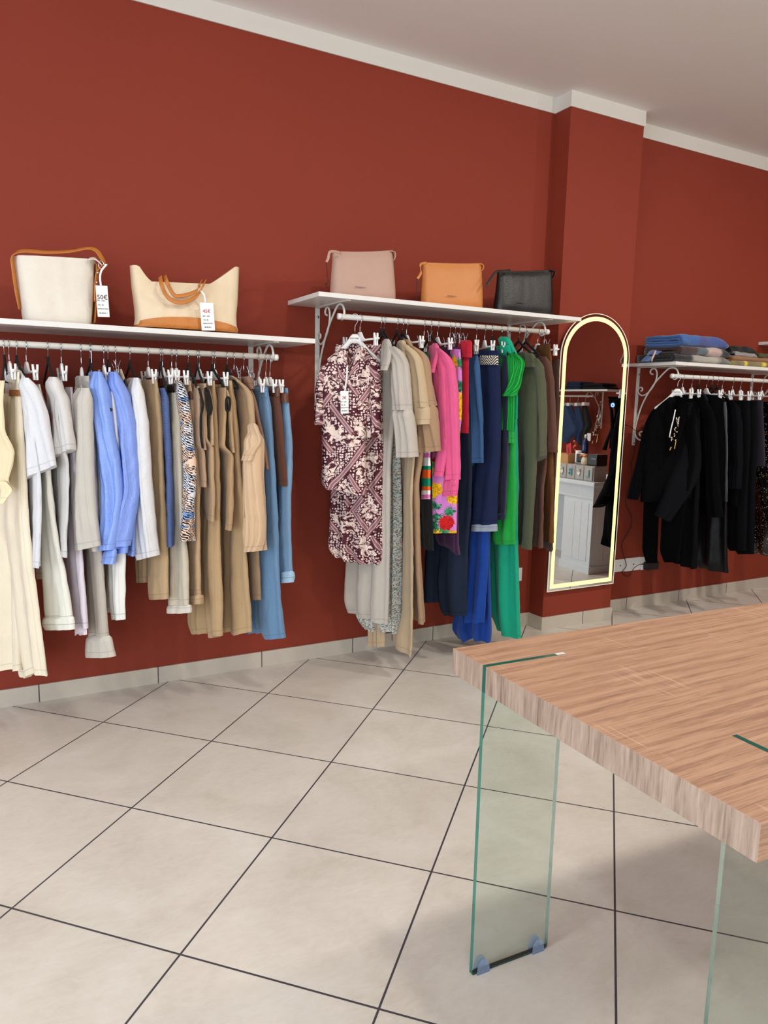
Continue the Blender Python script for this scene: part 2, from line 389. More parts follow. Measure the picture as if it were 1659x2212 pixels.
# ------------------------------------------------------------ shelves, rails, brackets
ZSL, ZSR, ZST = 1.601, 1.805, 1.609
RY = 3.115
def rail_z(which, x): return {'L': ZSL - 0.065, 'R': 1.735 + (x - 1.43) * 0.007, 'T': ZST - 0.062}[which]
def shelf(label, x0, x1, zs, y0=3.04):
    tag(box('wall_shelf', (x0, y0, zs), (x1, WALL - 0.001, zs + 0.02), M_SHELF, None, 0.0012), label, 'shelf', 'white wall shelves')
shelf('white shelf board carrying the two cream handbags', -1.1, 1.285, ZSL)
shelf('white shelf board carrying the three zip pouches', 1.299, 2.83, ZSR)
shelf('white shelf board carrying the folded blue scarf', 3.60, 5.45, ZST, 3.05)
shelf('white shelf board end at the right edge, higher than the scarf shelf', aty(1641, 741, 3.41).x, 6.2, aty(1641, 745, 3.41).z, 3.06)
def rail(label, x0, x1, which):
    r = thing('clothes_rail', (x0, RY, rail_z(which, x0)), label, 'rail', 'white hanging rails')
    a, b = V((x0, RY, rail_z(which, x0))), V((x1, RY, rail_z(which, x1)))
    tube('rod', [a, b], 0.0125, M_METAL, r, 20)
    for e, s in ((a, -1), (b, 1)): tube('end_cap', [e + V((s * 0.004, 0, 0)), e - V((s * 0.012, 0, 0))], 0.0142, M_WPLAST, r, 20)
rail('white round rail under the shelf with two cream bags', -1.0, 1.132, 'L')
rail('white round rail under the shelf with three pouches', 1.43, 2.665, 'R')
rail('white round rail under the scarf shelf holding black clothes', 3.652, 5.35, 'T')
SCR1 = [(700, 512), (722, 552), (752, 535), (764, 495), (745, 450), (705, 436), (660, 452), (590, 520), (520, 602), (440, 730), (385, 850), (345, 990), (330, 1080), (348, 1135), (385, 1158), (418, 1140), (430, 1108), (415, 1080), (390, 1076), (374, 1094), (384, 1118)]
SCR2 = [(512, 502), (492, 496), (484, 474), (500, 450), (530, 446), (549, 475), (550, 520), (535, 575), (500, 640), (450, 695), (402, 714), (368, 690), (362, 656), (380, 634), (404, 640), (402, 664), (388, 668)]
def scr(pts):
    o = []
    for a, b in pts: p = atx(1300 + a * .2164, 700 + b * .2164, 3.694); o.append((WALL - p.y, p.z - ZST))
    return o
S1, S2 = scr(SCR1), scr(SCR2)
def bracket(label, x, zs):
    b = thing('shelf_bracket', (x, WALL, zs), label, 'bracket', 'white scroll shelf brackets')
    P = lambda d, z: V((x, WALL - d, zs + z))
    box('wall_plate', (x - 0.012, WALL - 0.006, zs - 0.50), (x + 0.012, WALL, zs), M_METAL, b, 0.001)
    box('arm', (x - 0.012, WALL - 0.36, zs - 0.005), (x + 0.012, WALL - 0.006, zs), M_METAL, b, 0.001)
    tube('scroll', [P(*p) for p in S1], 0.0052, M_METAL, b, 8, 4)
    tube('small_scroll', [P(*p) for p in S2], 0.0050, M_METAL, b, 8, 4)
    for z in (-0.045, -0.485):
        tube('screw', [P(0.006, z), P(0.010, z)], 0.006, M_CHROME, b, 10)
bracket('white scroll bracket at the right end of the left rail', 1.112, ZSL)
bracket('white scroll bracket beside the patterned blouse', 1.454, ZSR)
bracket('white scroll bracket behind the green and olive clothes', 2.639, ZSR)
bracket('white scroll bracket right of the lit mirror, cable over its tip', 3.694, ZST)
bracket('white scroll bracket behind the black clothes at the right edge', aty(1626, 830, 3.41).x, ZST)

# ------------------------------------------------------------ hangers
def hanger(kind, which, hook_px, front, label, group, yoff=0.0):
    """hook_px: image x where the hook meets the rail; front: (x, y) of the hanger's near end or None"""
    zr = 1.54 if which == 'L' else 1.74 if which == 'R' else 1.55
    d0 = aty(hook_px, 740 if which == 'L' else 695 if which == 'R' else 815, RY); xr = d0.x; zr = rail_z(which, xr)
    half = {'clip': 0.165, 'shirt': 0.125, 'velvet': 0.19, 'metal': 0.15}[kind]
    phi = 0.0
    if isinstance(front, float): phi = front
    elif front is not None:
        p = aty(front[0], front[1], RY - half); phi = max(-0.6, min(0.6, atan2(p.x - xr, half)))
    e = V((sin(phi), -cos(phi), 0)); w = V((cos(phi), sin(phi), 0)); O = V((xr, RY, zr))
    P = lambda u, z, q=0.0: O + e * u + w * q + V((0, 0, z + yoff * (1 if z < -0.03 else 0)))
    h = thing('hanger', O, label, 'hanger', group)
    hk = [P(-0.0165, -0.010)] + [P(0.0163 * cos(a), 0.0163 * sin(a)) for a in [pi - 0.2 - i * (pi + 0.5) / 9 for i in range(10)]] + [P(0.012, -0.018), P(0.002, -0.034), P(0, -0.045), P(0, -0.068)]
    tube('hook', hk, 0.0017, M_CHROME, h, 6, 2)
    if kind == 'clip':
        secs = [(P(-a, z, 0), P(a, z, 0), t) for z, a, t in ((-0.064, 0.012, .008), (-0.070, 0.020, .012), (-0.080, 0.028, .014), (-0.092, 0.040, .014), (-0.102, 0.062, .011), (-0.108, 0.066, .008))]
        loft('body', secs, M_WPLAST, h, M=10, wrinkle=0, ex=2.5)
        tube('bar', [P(-0.178, -0.103), P(0.178, -0.103)], 0.0046, M_WPLAST, h, 8)
        for u in (-0.15, 0.15):
            parts = []
            for q in (-1, 1):
                ss = [(P(u - a, z, q * b), P(u + a, z, q * b), 0.0082) for z, a, b in ((-0.0775, .003, .0078), (-0.0795, .006, .0080), (-0.092, .009, .0072), (-0.104, .009, .0060), (-0.113, .009, .0052), (-0.124, .012, .0048), (-0.134, .013, .0044))]
                v, f, _ = loftdata(ss, M=7, wrinkle=0); parts.append((v, f))
            v, f = join(*parts, tubedata([P(u - .012, -0.103), P(u + .012, -0.103)], 0.0065, 10))
            emit('clip', v, f, M_WPLAST, h)
    elif kind == 'shirt':
        secs = []
        for i in range(25):
            s = -1 + 2 * i / 24; a = abs(s)
            zt = -0.074 if a < .14 else -0.074 - 0.115 * ((a - .14) / .86) ** 0.72
            hh = 0.046 - 0.022 * min(1, a * 1.5) if a < .95 else 0.018
            secs.append((P(s * half, zt), P(s * half, zt - hh), 0.012 + 0.016 * a))
        vs, fs = [], []
        n = 10
        for (T, B, t) in secs:
            for k in range(n):
                q = 2 * pi * k / n; c = (T + B) / 2; vs.append(c + (T - B) / 2 * cos(q) + w * (t / 2 * sin(q)))
        for i in range(24):
            for k in range(n): fs.append([i * n + k, i * n + (k + 1) % n, (i + 1) * n + (k + 1) % n, (i + 1) * n + k])
        fs += [list(range(n))[::-1], [24 * n + k for k in range(n)]]
        emit('body', vs, fs, M_WPLAST, h)
        text('print', 'SUSY MIX', 0.0095, M_INK, P(-0.002, -0.098, -0.0085), e, V((0, 0, 1)), h)
    elif kind == 'velvet':
        L = [P(-half, -0.142), P(-half * .75, -0.118), P(-half * .35, -0.088), P(-0.02, -0.066), P(0, -0.062), P(0.02, -0.066), P(half * .35, -0.088), P(half * .75, -0.118), P(half, -0.142)]
        a = tubedata(smoothpts(L, 3), 0.0042, 8, (w, 0.006, 0.013)); b = tubedata([P(-half, -0.142), P(half, -0.142)], 0.003, 6)
        v, f = join(a, b, tubedata([P(0, -0.04), P(0, -0.068)], 0.005, 8)); emit('frame', v, f, M_VELVET, h)
    else:
        tube('bar', [P(-0.15, -0.072), P(0.15, -0.072)], 0.0022, M_CHROME, h, 6)
        for u in (-0.13, 0.13):
            parts = []
            for q in (-1, 1):
                ss = [(P(u - a, z, q * b), P(u + a, z, q * b), 0.002) for z, a, b in ((-0.050, .007, .012), (-0.066, .008, .006), (-0.085, .009, .003), (-0.10, .009, .0035))]
                v, f, _ = loftdata(ss, M=6, wrinkle=0); parts.append((v, f))
            v, f = join(*parts); emit('clip', v, f, M_CHROME, h)
    return h
KL = {'clip': 'white clip hanger', 'shirt': 'broad white plastic hanger', 'velvet': 'slim black velvet hanger', 'metal': 'chrome clip hanger'}

# ------------------------------------------------------------ garments
SEED = [10]
def piece(name, g, mat, y0, D, t, rows, waves=((2.5, .004),), rise=0.0, base=None, M=20, wrinkle=0.0045, ex=2.4, bot=None, top=None, dx=0.0, N=None):
    """a cloth panel or sleeve: rows = (image y, left image x or None, right image x); right edge at depth y0, left edge D further back"""
    rr = []
    for row in rows:
        py, a, b = row[:3]; dy = row[3] if len(row) > 3 else 0
        F = aty(b, py, y0); B = F + V((dx, D, 0)) if a is None else aty(a, py + dy, y0 + D); B.z = F.z + (B.z - F.z) * (0.25 if a is not None and D > .2 else 1)
        rr.append((py, B.x, B.y, B.z, F.x, F.y, F.z))
    n = N or max(10, min(60, int((rows[-1][0] - rows[0][0]) / 6)))
    secs = []
    for q, r in enumerate(resample(rr, n)):
        tt = t * (0.35 + 0.65 * min(1, q / (n * .08 + 1e-6)))
        secs.append((V(r[1:4]), V(r[4:7]), tt))
    SEED[0] += 1
    if rise: top = (lambda s: rise * max(0, sin(pi * s)) ** 0.85)
    return loft(name, secs, mat, g, base, M=M, waves=waves, top=top, bot=bot, seed=SEED[0], wrinkle=wrinkle, ex=ex)
HG = {'L': 'hangers on the left rail', 'R': 'hangers on the middle rail', 'T': 'hangers on the right rail'}
def garment(name, label, cat, which, hang, short, parts, group=None):
    p0 = parts[0]; r0 = p0[5][0]
    base = aty(r0[2], r0[0], p0[2]); g = thing(name, base, label, cat, group)
    made = []
    for p in parts:
        pn, mat, y0, D, t, rows = p[:6]; kw = p[6] if len(p) > 6 else {}
        par = g
        if 'of' in kw: kw = dict(kw); par = made[kw.pop('of')]
        made.append(piece(pn, par, mat, y0, D, t, rows, **kw))
    if hang:
        for hh in (hang if isinstance(hang, list) else [hang]):
            hanger(hh[0], which, hh[1], hh[2] if len(hh) > 2 else None, KL[hh[0]] + ' holding the ' + short, HG[which], hh[3] if len(hh) > 3 else 0.0)
    g['_parts'] = len(made); return g, made
SY, BY, TY = 2.885, 2.905, 2.945     # depth of sleeves, shirt bodies, trousers
W1, W2, W3 = ((1.2, .009), (3.1, .005)), ((2.2, .010), (5.3, .004)), ((3.3, .016), (7.1, .005))
SW = dict(waves=W1); PW = dict(waves=((1.1, .006), (2.9, .002))); SKW = dict(waves=W3)
satin = lambda c, n: fab(c, 0.27, 0.0, 500, 0.05, n, 0.6)

# printed fabrics (UV in metres)
def m_paisley():
    k = NT('fabric_burgundy_bandana_print'); uv = k.coord('UV'); x, y, _ = k.sep(uv)
    cream, burg, mauve = lin((236, 216, 205)), lin((72, 20, 34)), lin((150, 104, 110))
    wob = k.noise(uv, 9, 2, out=1); uvw = k.mix(0.03, uv, wob, 'ADD')
    n1 = k.noise(k.mapv(uv, (1, 1, 1), (3, 1, 0)), 17, 4, 0.65, 2.6)
    leaf = k.step(n1, 0.525, 0.54); vein = k.step(k.noise(uv, 46, 3, .6, 1.8), 0.57, 0.585)
    c = k.mix(leaf, cream, burg); c = k.mix(k.math('MULTIPLY', vein, k.math('SUBTRACT', 1.0, leaf)), c, lin((140, 84, 84)))
    fl = k.vor(uvw, 78, 'F1', 0.5); d = fl[0]; rg = None
    reg = k.step(k.noise(k.mapv(uv, (1, 1, 1), (7, 2, 0)), 9, 2), 0.51, 0.52)
    cell = k.mix(k.step(d, 0.38, 0.43), lin((238, 212, 208)), burg); cell = k.mix(k.step(d, 0.12, 0.17), burg, cell)
    c = k.mix(reg, c, cell)
    for sgn in (1, -1):
        b = k.math('FRACT', k.math('ADD', k.math('MULTIPLY', k.math('ADD', y, k.math('MULTIPLY', x, 1.35 * sgn)), 4.6), 10.1 + .3 * sgn))
        e = k.math('ABSOLUTE', k.math('SUBTRACT', b, 0.5))
        band = k.math('SUBTRACT', 1.0, k.step(e, 0.088, 0.098)); lines = k.step(k.math('ABSOLUTE', k.math('SUBTRACT', e, 0.05)), 0.006, 0.011)
        edge = k.math('SUBTRACT', 1.0, k.step(e, 0.105, 0.115)); wide = k.math('SUBTRACT', 1.0, k.step(e, 0.19, 0.20))
        gate = k.step(k.noise(k.mapv(uv, (1, 1, 1), (sgn * 4, 9, 0)), 4.2, 1), 0.475, 0.49)
        c = k.mix(k.math('MULTIPLY', wide, gate), c, cell)
        c = k.mix(k.math('MULTIPLY', edge, gate), c, burg); c = k.mix(k.math('MULTIPLY', band, gate), c, k.mix(lines, lin((226, 205, 198)), mauve))
    k.base(c, 0.62, 0, 0.3); return k.m
def m_floral():
    k = NT('fabric_lilac_floral_print'); uv = k.coord('UV'); w = k.noise(uv, 30, 3, out=1); u2 = k.mix(0.018, uv, w, 'ADD')
    c = lin((212, 128, 204))
    lv = list(k.vor(k.mapv(u2, (1, 1, 1), (.05, .02, 0)), 13, 'F1')); lv[0] = k.math('ADD', lv[0], k.math('MULTIPLY', k.math('SUBTRACT', k.noise(uv, 48, 3, .6, 2.0), .5), .7)); c = k.mix(k.step(lv[0], 0.50, 0.47), c, k.ramp(k.noise(u2, 60, 2), [(.4, (16, 84, 62)), (.6, (56, 146, 100))]))
    fl = list(k.vor(k.mapv(u2, loc=(.21, .13, 0)), 12.5, 'F1')); fl[0] = k.math('ADD', fl[0], k.math('MULTIPLY', k.math('SUBTRACT', k.noise(uv, 55, 3, .6, 1.5), .5), .55))
    col = k.mix(k.step(k.sep(fl[1])[0], 0.55, 0.57), lin((248, 196, 30)), lin((205, 28, 30)))
    pet = k.step(k.noise(u2, 95, 2, .5, 1.0), .5, .56); col = k.mix(pet, col, k.mix(0.5, col, lin((120, 10, 20))))
    c = k.mix(k.step(fl[0], 0.50, 0.48), c, col); c = k.mix(k.step(fl[0], 0.10, 0.08), c, lin((250, 220, 90)))
    k.base(c, 0.85, 0, 0.25); return k.m
def m_leaf():
    k = NT('fabric_peach_leaf_print'); uv = k.coord('UV'); w = k.noise(uv, 14, 2, out=1); u2 = k.mix(0.05, uv, w, 'ADD')
    c = k.mix(k.step(k.noise(uv, 11, 2), .5, .54), lin((232, 200, 178)), lin((222, 224, 232)))
    c = k.mix(k.step(k.noise(k.mapv(uv, loc=(4, 0, 0)), 16, 2), .63, .66), c, lin((120, 160, 215)))
    v = k.vor(u2, 34, 'F1'); an = k.n('ShaderNodeTexWave', wave_type='BANDS', bands_direction='DIAGONAL'); k.put(an.inputs['Vector'], k.mix(.35, uv, v[1], 'ADD')); an.inputs['Scale'].default_value = 60; an.inputs['Distortion'].default_value = 5; an.inputs['Detail Scale'].default_value = 3
    af = [q for q in an.outputs if q.name in ('Factor', 'Fac')][0]
    m = k.math('MULTIPLY', k.step(af, .46, .54), k.step(k.noise(u2, 24, 2, .5, 1.2), .33, .38))
    k.base(k.mix(m, c, lin((26, 22, 28))), 0.75, 0, 0.3); return k.m
def m_ditsy():
    k = NT('fabric_ditsy_floral_print'); uv = k.coord('UV'); c = lin((214, 214, 210))
    for i, (col, sc, th) in enumerate((((138, 146, 132), 120, .32), ((176, 146, 104), 95, .30), ((120, 160, 166), 80, .26), ((96, 98, 88), 150, .26))):
        c = k.mix(k.step(k.vor(k.mapv(uv, loc=(.31 * i, .17 * i, 0)), sc)[0], th + .04, th), c, lin(col))
    k.base(c, 0.85, 0, 0.25); return k.m
def m_stripes(name, cols, period):
    k = NT(name); uv = k.coord('UV'); x, y, _ = k.sep(uv); f = k.math('FRACT', k.math('ADD', k.math('DIVIDE', y, period), 50.0))
    n = len(cols); k.base(k.ramp(f, [(i / n, c) for i, c in enumerate(cols)], 'CONSTANT'), 0.85, 0, 0.25); return k.m
def m_pin(name, a, b, freq, mixf=.6, axis=0, rough=.85):
    k = NT(name); uv = k.coord('UV'); s = k.sep(uv)[axis]; f = k.step(k.math('ABSOLUTE', k.math('SUBTRACT', k.math('FRACT', k.math('ADD', k.math('MULTIPLY', s, freq), 200.0)), .5)), .28, .4)
    k.base(k.mix(k.math('MULTIPLY', f, mixf), lin(a), lin(b)), rough, 0, .25); k.bump(f, .5, .002); return k.m
def m_woven():
    k = NT('fabric_black_white_woven_belt'); uv = k.coord('UV'); x, y, _ = k.sep(uv)
    zz = k.math('PINGPONG', k.math('MULTIPLY', x, 1.0), 0.03)
    f = k.step(k.math('FRACT', k.math('ADD', k.math('MULTIPLY', k.math('ADD', y, zz), 75.0), 100.0)), .45, .55)
    k.base(k.mix(f, lin((24, 22, 26)), lin((214, 204, 186))), .8); return k.m
def m_sequin():
    k = NT('fabric_black_sequins'); uv = k.coord('UV'); v = k.vor(k.mapv(uv, (260, 260, 1)), 1.0)
    m = k.step(k.sep(v[1])[0], .955, .975); k.base(k.mix(m, lin((8, 8, 9)), lin((205, 190, 160))), .25, .0, .7)
    return k.m
F_PAISLEY, F_FLORAL, F_LEAF, F_DITSY, F_WOVEN, F_SEQ = m_paisley(), m_floral(), m_leaf(), m_ditsy(), m_woven(), m_sequin()
F_STRIPE = m_stripes('fabric_multicolour_stripes', [(240, 98, 30), (240, 98, 30), (16, 140, 104), (240, 240, 236), (240, 240, 236), (232, 120, 190), (240, 240, 236), (240, 98, 30), (16, 140, 104), (16, 140, 104)], 0.20)
F_PLEAT = m_pin('fabric_green_pleats', (8, 120, 44), (30, 176, 66), 120, .9, 0)
F_PIN = m_pin('fabric_blue_rib', (76, 92, 140), (104, 122, 168), 170, .7, 1)
L_BROWN = leather((92, 52, 36), 'leather_brown'); L_DARK = leather((38, 28, 26), 'leather_dark_brown'); L_TAN = leather((196, 122, 52), 'leather_tan')

# ---- left rail
WHITE = (222, 222, 226)
garment('top', 'cream sleeveless top cut off by the left edge', 'top', 'L', ('velvet', 8, (4, 800)), 'cream sleeveless top at the left edge', [
    ('body', fab((240, 222, 184)), BY, .36, .03, [(822, -70, 8), (870, -70, 5), (930, -70, 8), (962, -70, 24), (975, -70, 29), (1005, -70, 26), (1040, -70, 15), (1058, -70, 30)], SW),
    ('tie', fab((240, 222, 184)), BY - .01, .02, .012, [(1040, -6, 12), (1060, 4, 30), (1072, 2, 18), (1088, -4, 6)], dict(waves=()))])
garment('trousers', 'cream wide-leg trousers with tan belt at the left end', 'trousers', 'L', ('clip', 18, (30, 815)), 'cream wide-leg trousers', [
    ('front_leg', fab((236, 224, 200)), TY, .20, .03, [(803, 24, 42), (842, 26, 44), (881, 22, 47), (955, 14, 52), (1031, 4, 58), (1120, -6, 62), (1223, 12, 70), (1305, 18, 82), (1400, 30, 93), (1458, 44, 99)], dict(waves=((2.4, .010), (5.2, .003)), bot=lambda s: -.012 * sin(7 * s))),
    ('back_leg', fab((236, 224, 200)), TY + .12, .2, .03, [(850, -40, 25), (1000, -50, 30), (1200, -60, 40), (1446, -70, 50)], SKW),
    ('belt', leather((150, 96, 56), 'leather_light_brown'), TY - .006, .10, .012, [(842, 20, 42), (856, 20, 43)], dict(waves=(), wrinkle=0, N=5))])
garment('t_shirt', 'plain white t-shirt with wide short sleeve, next to cream trousers', 't-shirt', 'L', ('velvet', 34, (58, 822)), 'plain white t-shirt', [
    ('body', fab(WHITE), BY, .36, .03, [(820, 14, 56), (860, 14, 62), (960, 30, 74), (1030, 46, 88), (1100, 52, 88), (1150, 56, 87), (1215, 64, 85), (1228, 70, 85)], dict(waves=W1, rise=.04)),
    ('sleeve', fab(WHITE), SY, .10, .05, [(816, 48, 58), (832, 46, 69), (858, 52, 82), (890, 56, 95), (944, 53, 108, 8), (985, 50, 119, 26), (1004, 51, 124, 34)], dict(waves=((1.5, .010), (3.7, .003))))])
garment('jeans', 'ivory jeans with turned-up cuff below the plain white t-shirt', 'jeans', 'L', ('clip', 55, (79, 815)), 'ivory jeans with turned-up cuff', [
    ('front_leg', denim((228, 226, 214), 'denim_ivory', .06), TY, .13, .03, [(830, 70, 88), (853, 73, 91), (901, 80, 101), (960, 80, 104), (1018, 83, 107), (1060, 85, 111), (1110, 88, 117), (1172, 91, 127), (1243, 93, 143), (1305, 97, 154), (1342, 100, 159)], PW),
    ('back_leg', denim((228, 226, 214), 'denim_ivory', .06), TY + .15, .12, .03, [(850, 55, 82), (1100, 70, 92), (1250, 84, 108)], PW),
    ('cuff', denim((228, 226, 214), 'denim_ivory', .06), TY - .01, .15, .04, [(1332, 94, 159), (1346, 90, 161), (1359, 98, 161)], dict(waves=(), N=8))])
g, m = garment('t_shirt', 'white t-shirt with red lettering on the chest', 't-shirt', 'L', ('velvet', 102, (118, 818)), 'white t-shirt with red lettering', [
    ('body', fab((212, 208, 205)), BY, .36, .028, [(832, None, 118), (870, None, 122), (935, None, 128), (1000, 92, 148), (1085, 100, 150), (1150, 108, 146), (1205, 116, 145)], dict(waves=((1.1, .004),), top=lambda s: -.055 * max(0, sin(pi * min(1, s * 1.05))) ** .7)),
    ('sleeve', fab((212, 208, 205)), SY, .09, .05, [(814, 112, 117), (842, 110, 128), (858, 119, 139), (901, 125, 148), (950, 123, 154, 8), (970, 123, 156, 18)], SW)])
Fp = aty(126, 915, BY); Bp = Fp + V((0, .36, 0)); dd = (Fp - Bp).normalized()
text('print', 'TOM', .085, M_RED, Bp + dd * .235 + V((-.021, 0, -.02)), dd, V((0, 0, 1)), g)
garment('jeans', 'pale lilac jeans with frayed hem', 'jeans', 'L', ('clip', 131, (140, 812)), 'pale lilac jeans', [
    ('front_leg', denim((216, 205, 214), 'denim_lilac', .07), TY, .16, .028, [(836, None, 152), (860, None, 153), (900, None, 158), (1000, 138, 166), (1100, 140, 172), (1190, 147, 178), (1270, 154, 183), (1358, 160, 188)], PW),
    ('back_leg', denim((216, 205, 214), 'denim_lilac', .07), TY + .17, .12, .028, [(860, 125, 145), (1100, 132, 155), (1350, 150, 172)], PW),
    ('frayed_hem', fab((222, 208, 214)), TY + .01, .14, .012, [(1352, 161, 187), (1364, 162, 187)], dict(waves=((9, .004),), bot=lambda s: -.018 * abs(sin(23 * s)) * abs(sin(7 * s + 1)), M=44, N=5))])
garment('shirt', 'stone grey long-sleeved overshirt between lilac jeans and blue satin shirt', 'shirt', 'L', ('shirt', 174, (180, 812)), 'stone grey overshirt', [
    ('body', fab((196, 190, 180)), BY, .36, .04, [(845, None, 194), (868, None, 197), (1000, None, 199), (1150, 170, 205), (1192, 172, 206)], dict(waves=W1, rise=.05)),
    ('sleeve', fab((196, 190, 180)), SY, .09, .05, [(838, 168, 192), (860, 157, 196), (901, 161, 197), (955, 164, 197), (1064, 162, 200), (1110, 162, 203), (1150, 162, 209, 4), (1179, 162, 215, 11)], dict(waves=((1.1, .010), (3.3, .003)))),
    ('collar', fab((196, 190, 180)), SY + .10, .16, .03, [(812, 168, 190), (828, 168, 193), (846, 164, 194)], dict(waves=(), N=10))])
g, m = garment('trousers', 'stone trousers with deep turned-up cuff, hung low behind the blue shirt', 'trousers', 'L', ('clip', 196, (206, 880), -.15), 'stone trousers with deep cuff', [
    ('front_leg', fab((186, 176, 162)), TY + .01, .14, .028, [(902, None, 213), (960, None, 216), (1050, None, 217), (1178, 187, 216), (1264, 187, 226), (1340, 190, 233), (1378, 191, 236)], PW),
    ('back_leg', fab((186, 176, 162)), TY + .17, .12, .028, [(905, 176, 206), (1192, 178, 212), (1340, 184, 216)], PW),
    ('cuff', fab((200, 192, 180)), TY - .005, .16, .05, [(1373, 190, 236), (1386, 188, 239), (1408, 184, 245), (1418, 186, 248)], dict(waves=(), N=8))])
BSAT, BSAT2 = satin((128, 158, 228), 'satin_light_blue'), satin((120, 146, 218), 'satin_cornflower')
garment('shirt', 'light blue satin shirt, the left one of the two satin shirts', 'shirt', 'L', ('velvet', 193, (212, 815)), 'left blue satin shirt', [
    ('body', BSAT, BY, .36, .035, [(835, None, 218), (900, None, 232), (1000, None, 250), (1170, 205, 246)], dict(waves=W1, rise=.045)),
    ('sleeve', BSAT, SY, .09, .055, [(803, 203, 214), (825, 203, 219), (864, 213, 226), (912, 214, 234), (966, 215, 246), (1042, 219, 260), (1075, 220, 262), (1129, 223, 256), (1187, 226, 246, 2)], dict(waves=((1.6, .014), (4.1, .006)), wrinkle=.006)),
    ('cuff', BSAT, SY, .08, .03, [(1186, 227, 247, 3), (1203, 223, 246, 3), (1219, 219, 243, -4)], dict(waves=(), N=8)),
    ('collar', BSAT, SY + .08, .16, .03, [(802, 196, 214), (822, 193, 216), (842, 192, 218)], dict(waves=(), N=10))])
g, m = garment('jeans', 'white jeans with dark button and frayed hem between blue satin shirts', 'jeans', 'L', ('clip', 223, (233, 810)), 'white frayed jeans', [
    ('front_leg', denim((226, 223, 216), 'denim_white', .05), TY - .035, .12, .028, [(828, None, 241), (858, None, 245), (901, None, 250), (955, None, 254), (1050, None, 258), (1150, 235, 266), (1202, 238, 269), (1300, 240, 269), (1338, 246, 270)], PW),
    ('back_leg', denim((226, 223, 216), 'denim_white', .05), TY + .17, .14, .028, [(858, 205, 235), (1150, 222, 248), (1322, 231, 250)], PW)])
pb = aty(239, 885, TY - .045); tube('button', [pb, pb + V((-.003, -.006, 0))], .007, M_INK, g, 12)
garment('shirt', 'cornflower blue satin shirt, the right one of the two satin shirts', 'shirt', 'L', ('velvet', 232, (247, 812)), 'right blue satin shirt', [
    ('body', BSAT2, BY, .36, .035, [(850, None, 262), (912, None, 280), (1042, None, 290), (1172, 258, 284), (1203, 262, 284)], dict(waves=W1, rise=.05)),
    ('sleeve', BSAT2, SY, .09, .055, [(803, 241, 248), (834, 245, 258), (860, 249, 273), (916, 254, 286), (977, 257, 291), (1042, 258, 298), (1064, 258, 298), (1107, 256, 289), (1150, 252, 280), (1180, 251, 272)], dict(waves=((1.6, .014), (4.1, .006)), wrinkle=.006)),
    ('cuff', BSAT2, SY, .08, .03, [(1172, 251, 274), (1186, 251, 273), (1195, 252, 271)], dict(waves=(), N=8))])
garment('trousers', 'beige trousers with dark leather belt on a chrome clip hanger', 'trousers', 'L', ('metal', 249, (254, 800)), 'beige trousers with dark belt', [
    ('front_leg', fab((208, 180, 148)), TY + .01, .16, .028, [(797, None, 262), (835, None, 273), (860, None, 275), (900, None, 277), (1000, None, 284), (1190, None, 290)], PW),
    ('belt', L_DARK, TY, .14, .02, [(818, None, 271), (835, None, 274)], dict(waves=(), wrinkle=0, N=5))])
garment('blouse', 'white satin long-sleeved blouse beside the khaki trousers', 'blouse', 'L', ('velvet', 279, (300, 820)), 'white satin blouse', [
    ('body', satin((212, 210, 211), 'satin_white'), BY, .36, .035, [(845, None, 303), (912, None, 314), (1064, None, 322), (1190, 285, 325)], dict(waves=W1, rise=.05)),
    ('sleeve', satin((212, 210, 211), 'satin_white'), SY, .09, .05, [(816, 290, 299), (834, 282, 304), (868, 277, 312), (912, 282, 319), (977, 288, 322), (1064, 289, 328), (1120, 285, 334), (1161, 287, 338, 4), (1199, 299, 343, 11)], SW),
    ('collar', satin((212, 210, 211), 'satin_white'), SY + .08, .16, .035, [(816, 280, 298), (830, 276, 301), (845, 272, 302)], dict(waves=(), N=10))])
garment('trousers', 'khaki trousers with gathered waist and hems', 'trousers', 'L', ('clip', 319, (334, 812)), 'khaki gathered trousers', [
    ('front_leg', fab((186, 157, 120)), TY, .14, .035, [(820, 318, 337), (840, 318, 341), (858, 317, 343), (912, 316, 347), (999, 318, 350), (1107, 325, 357), (1214, 318, 360), (1283, 319, 362), (1294, 324, 361)], PW),
    ('back_leg', fab((186, 157, 120)), TY + .15, .15, .03, [(822, None, 322), (1000, 292, 322), (1195, 297, 320), (1258, 304, 320)], SKW),
    ('waistband', fab((186, 157, 120)), TY + .008, .30, .024, [(819, None, 338), (828, None, 339), (846, None, 341)], dict(waves=((6, .006),), N=8))])
garment('vest', 'blue sleeveless dress with rib stripes and black lining', 'dress', 'L', ('velvet', 346, (356, 838)), 'blue rib-striped dress', [
    ('body', F_PIN, BY, .32, .03, [(838, None, 356), (858, None, 362), (920, None, 364), (966, None, 367), (1053, None, 370), (1183, 340, 371)], SW),
    ('lining', fab((24, 28, 42)), BY + .02, .3, .012, [(840, None, 361), (900, None, 366), (960, None, 367)], dict(waves=()))])
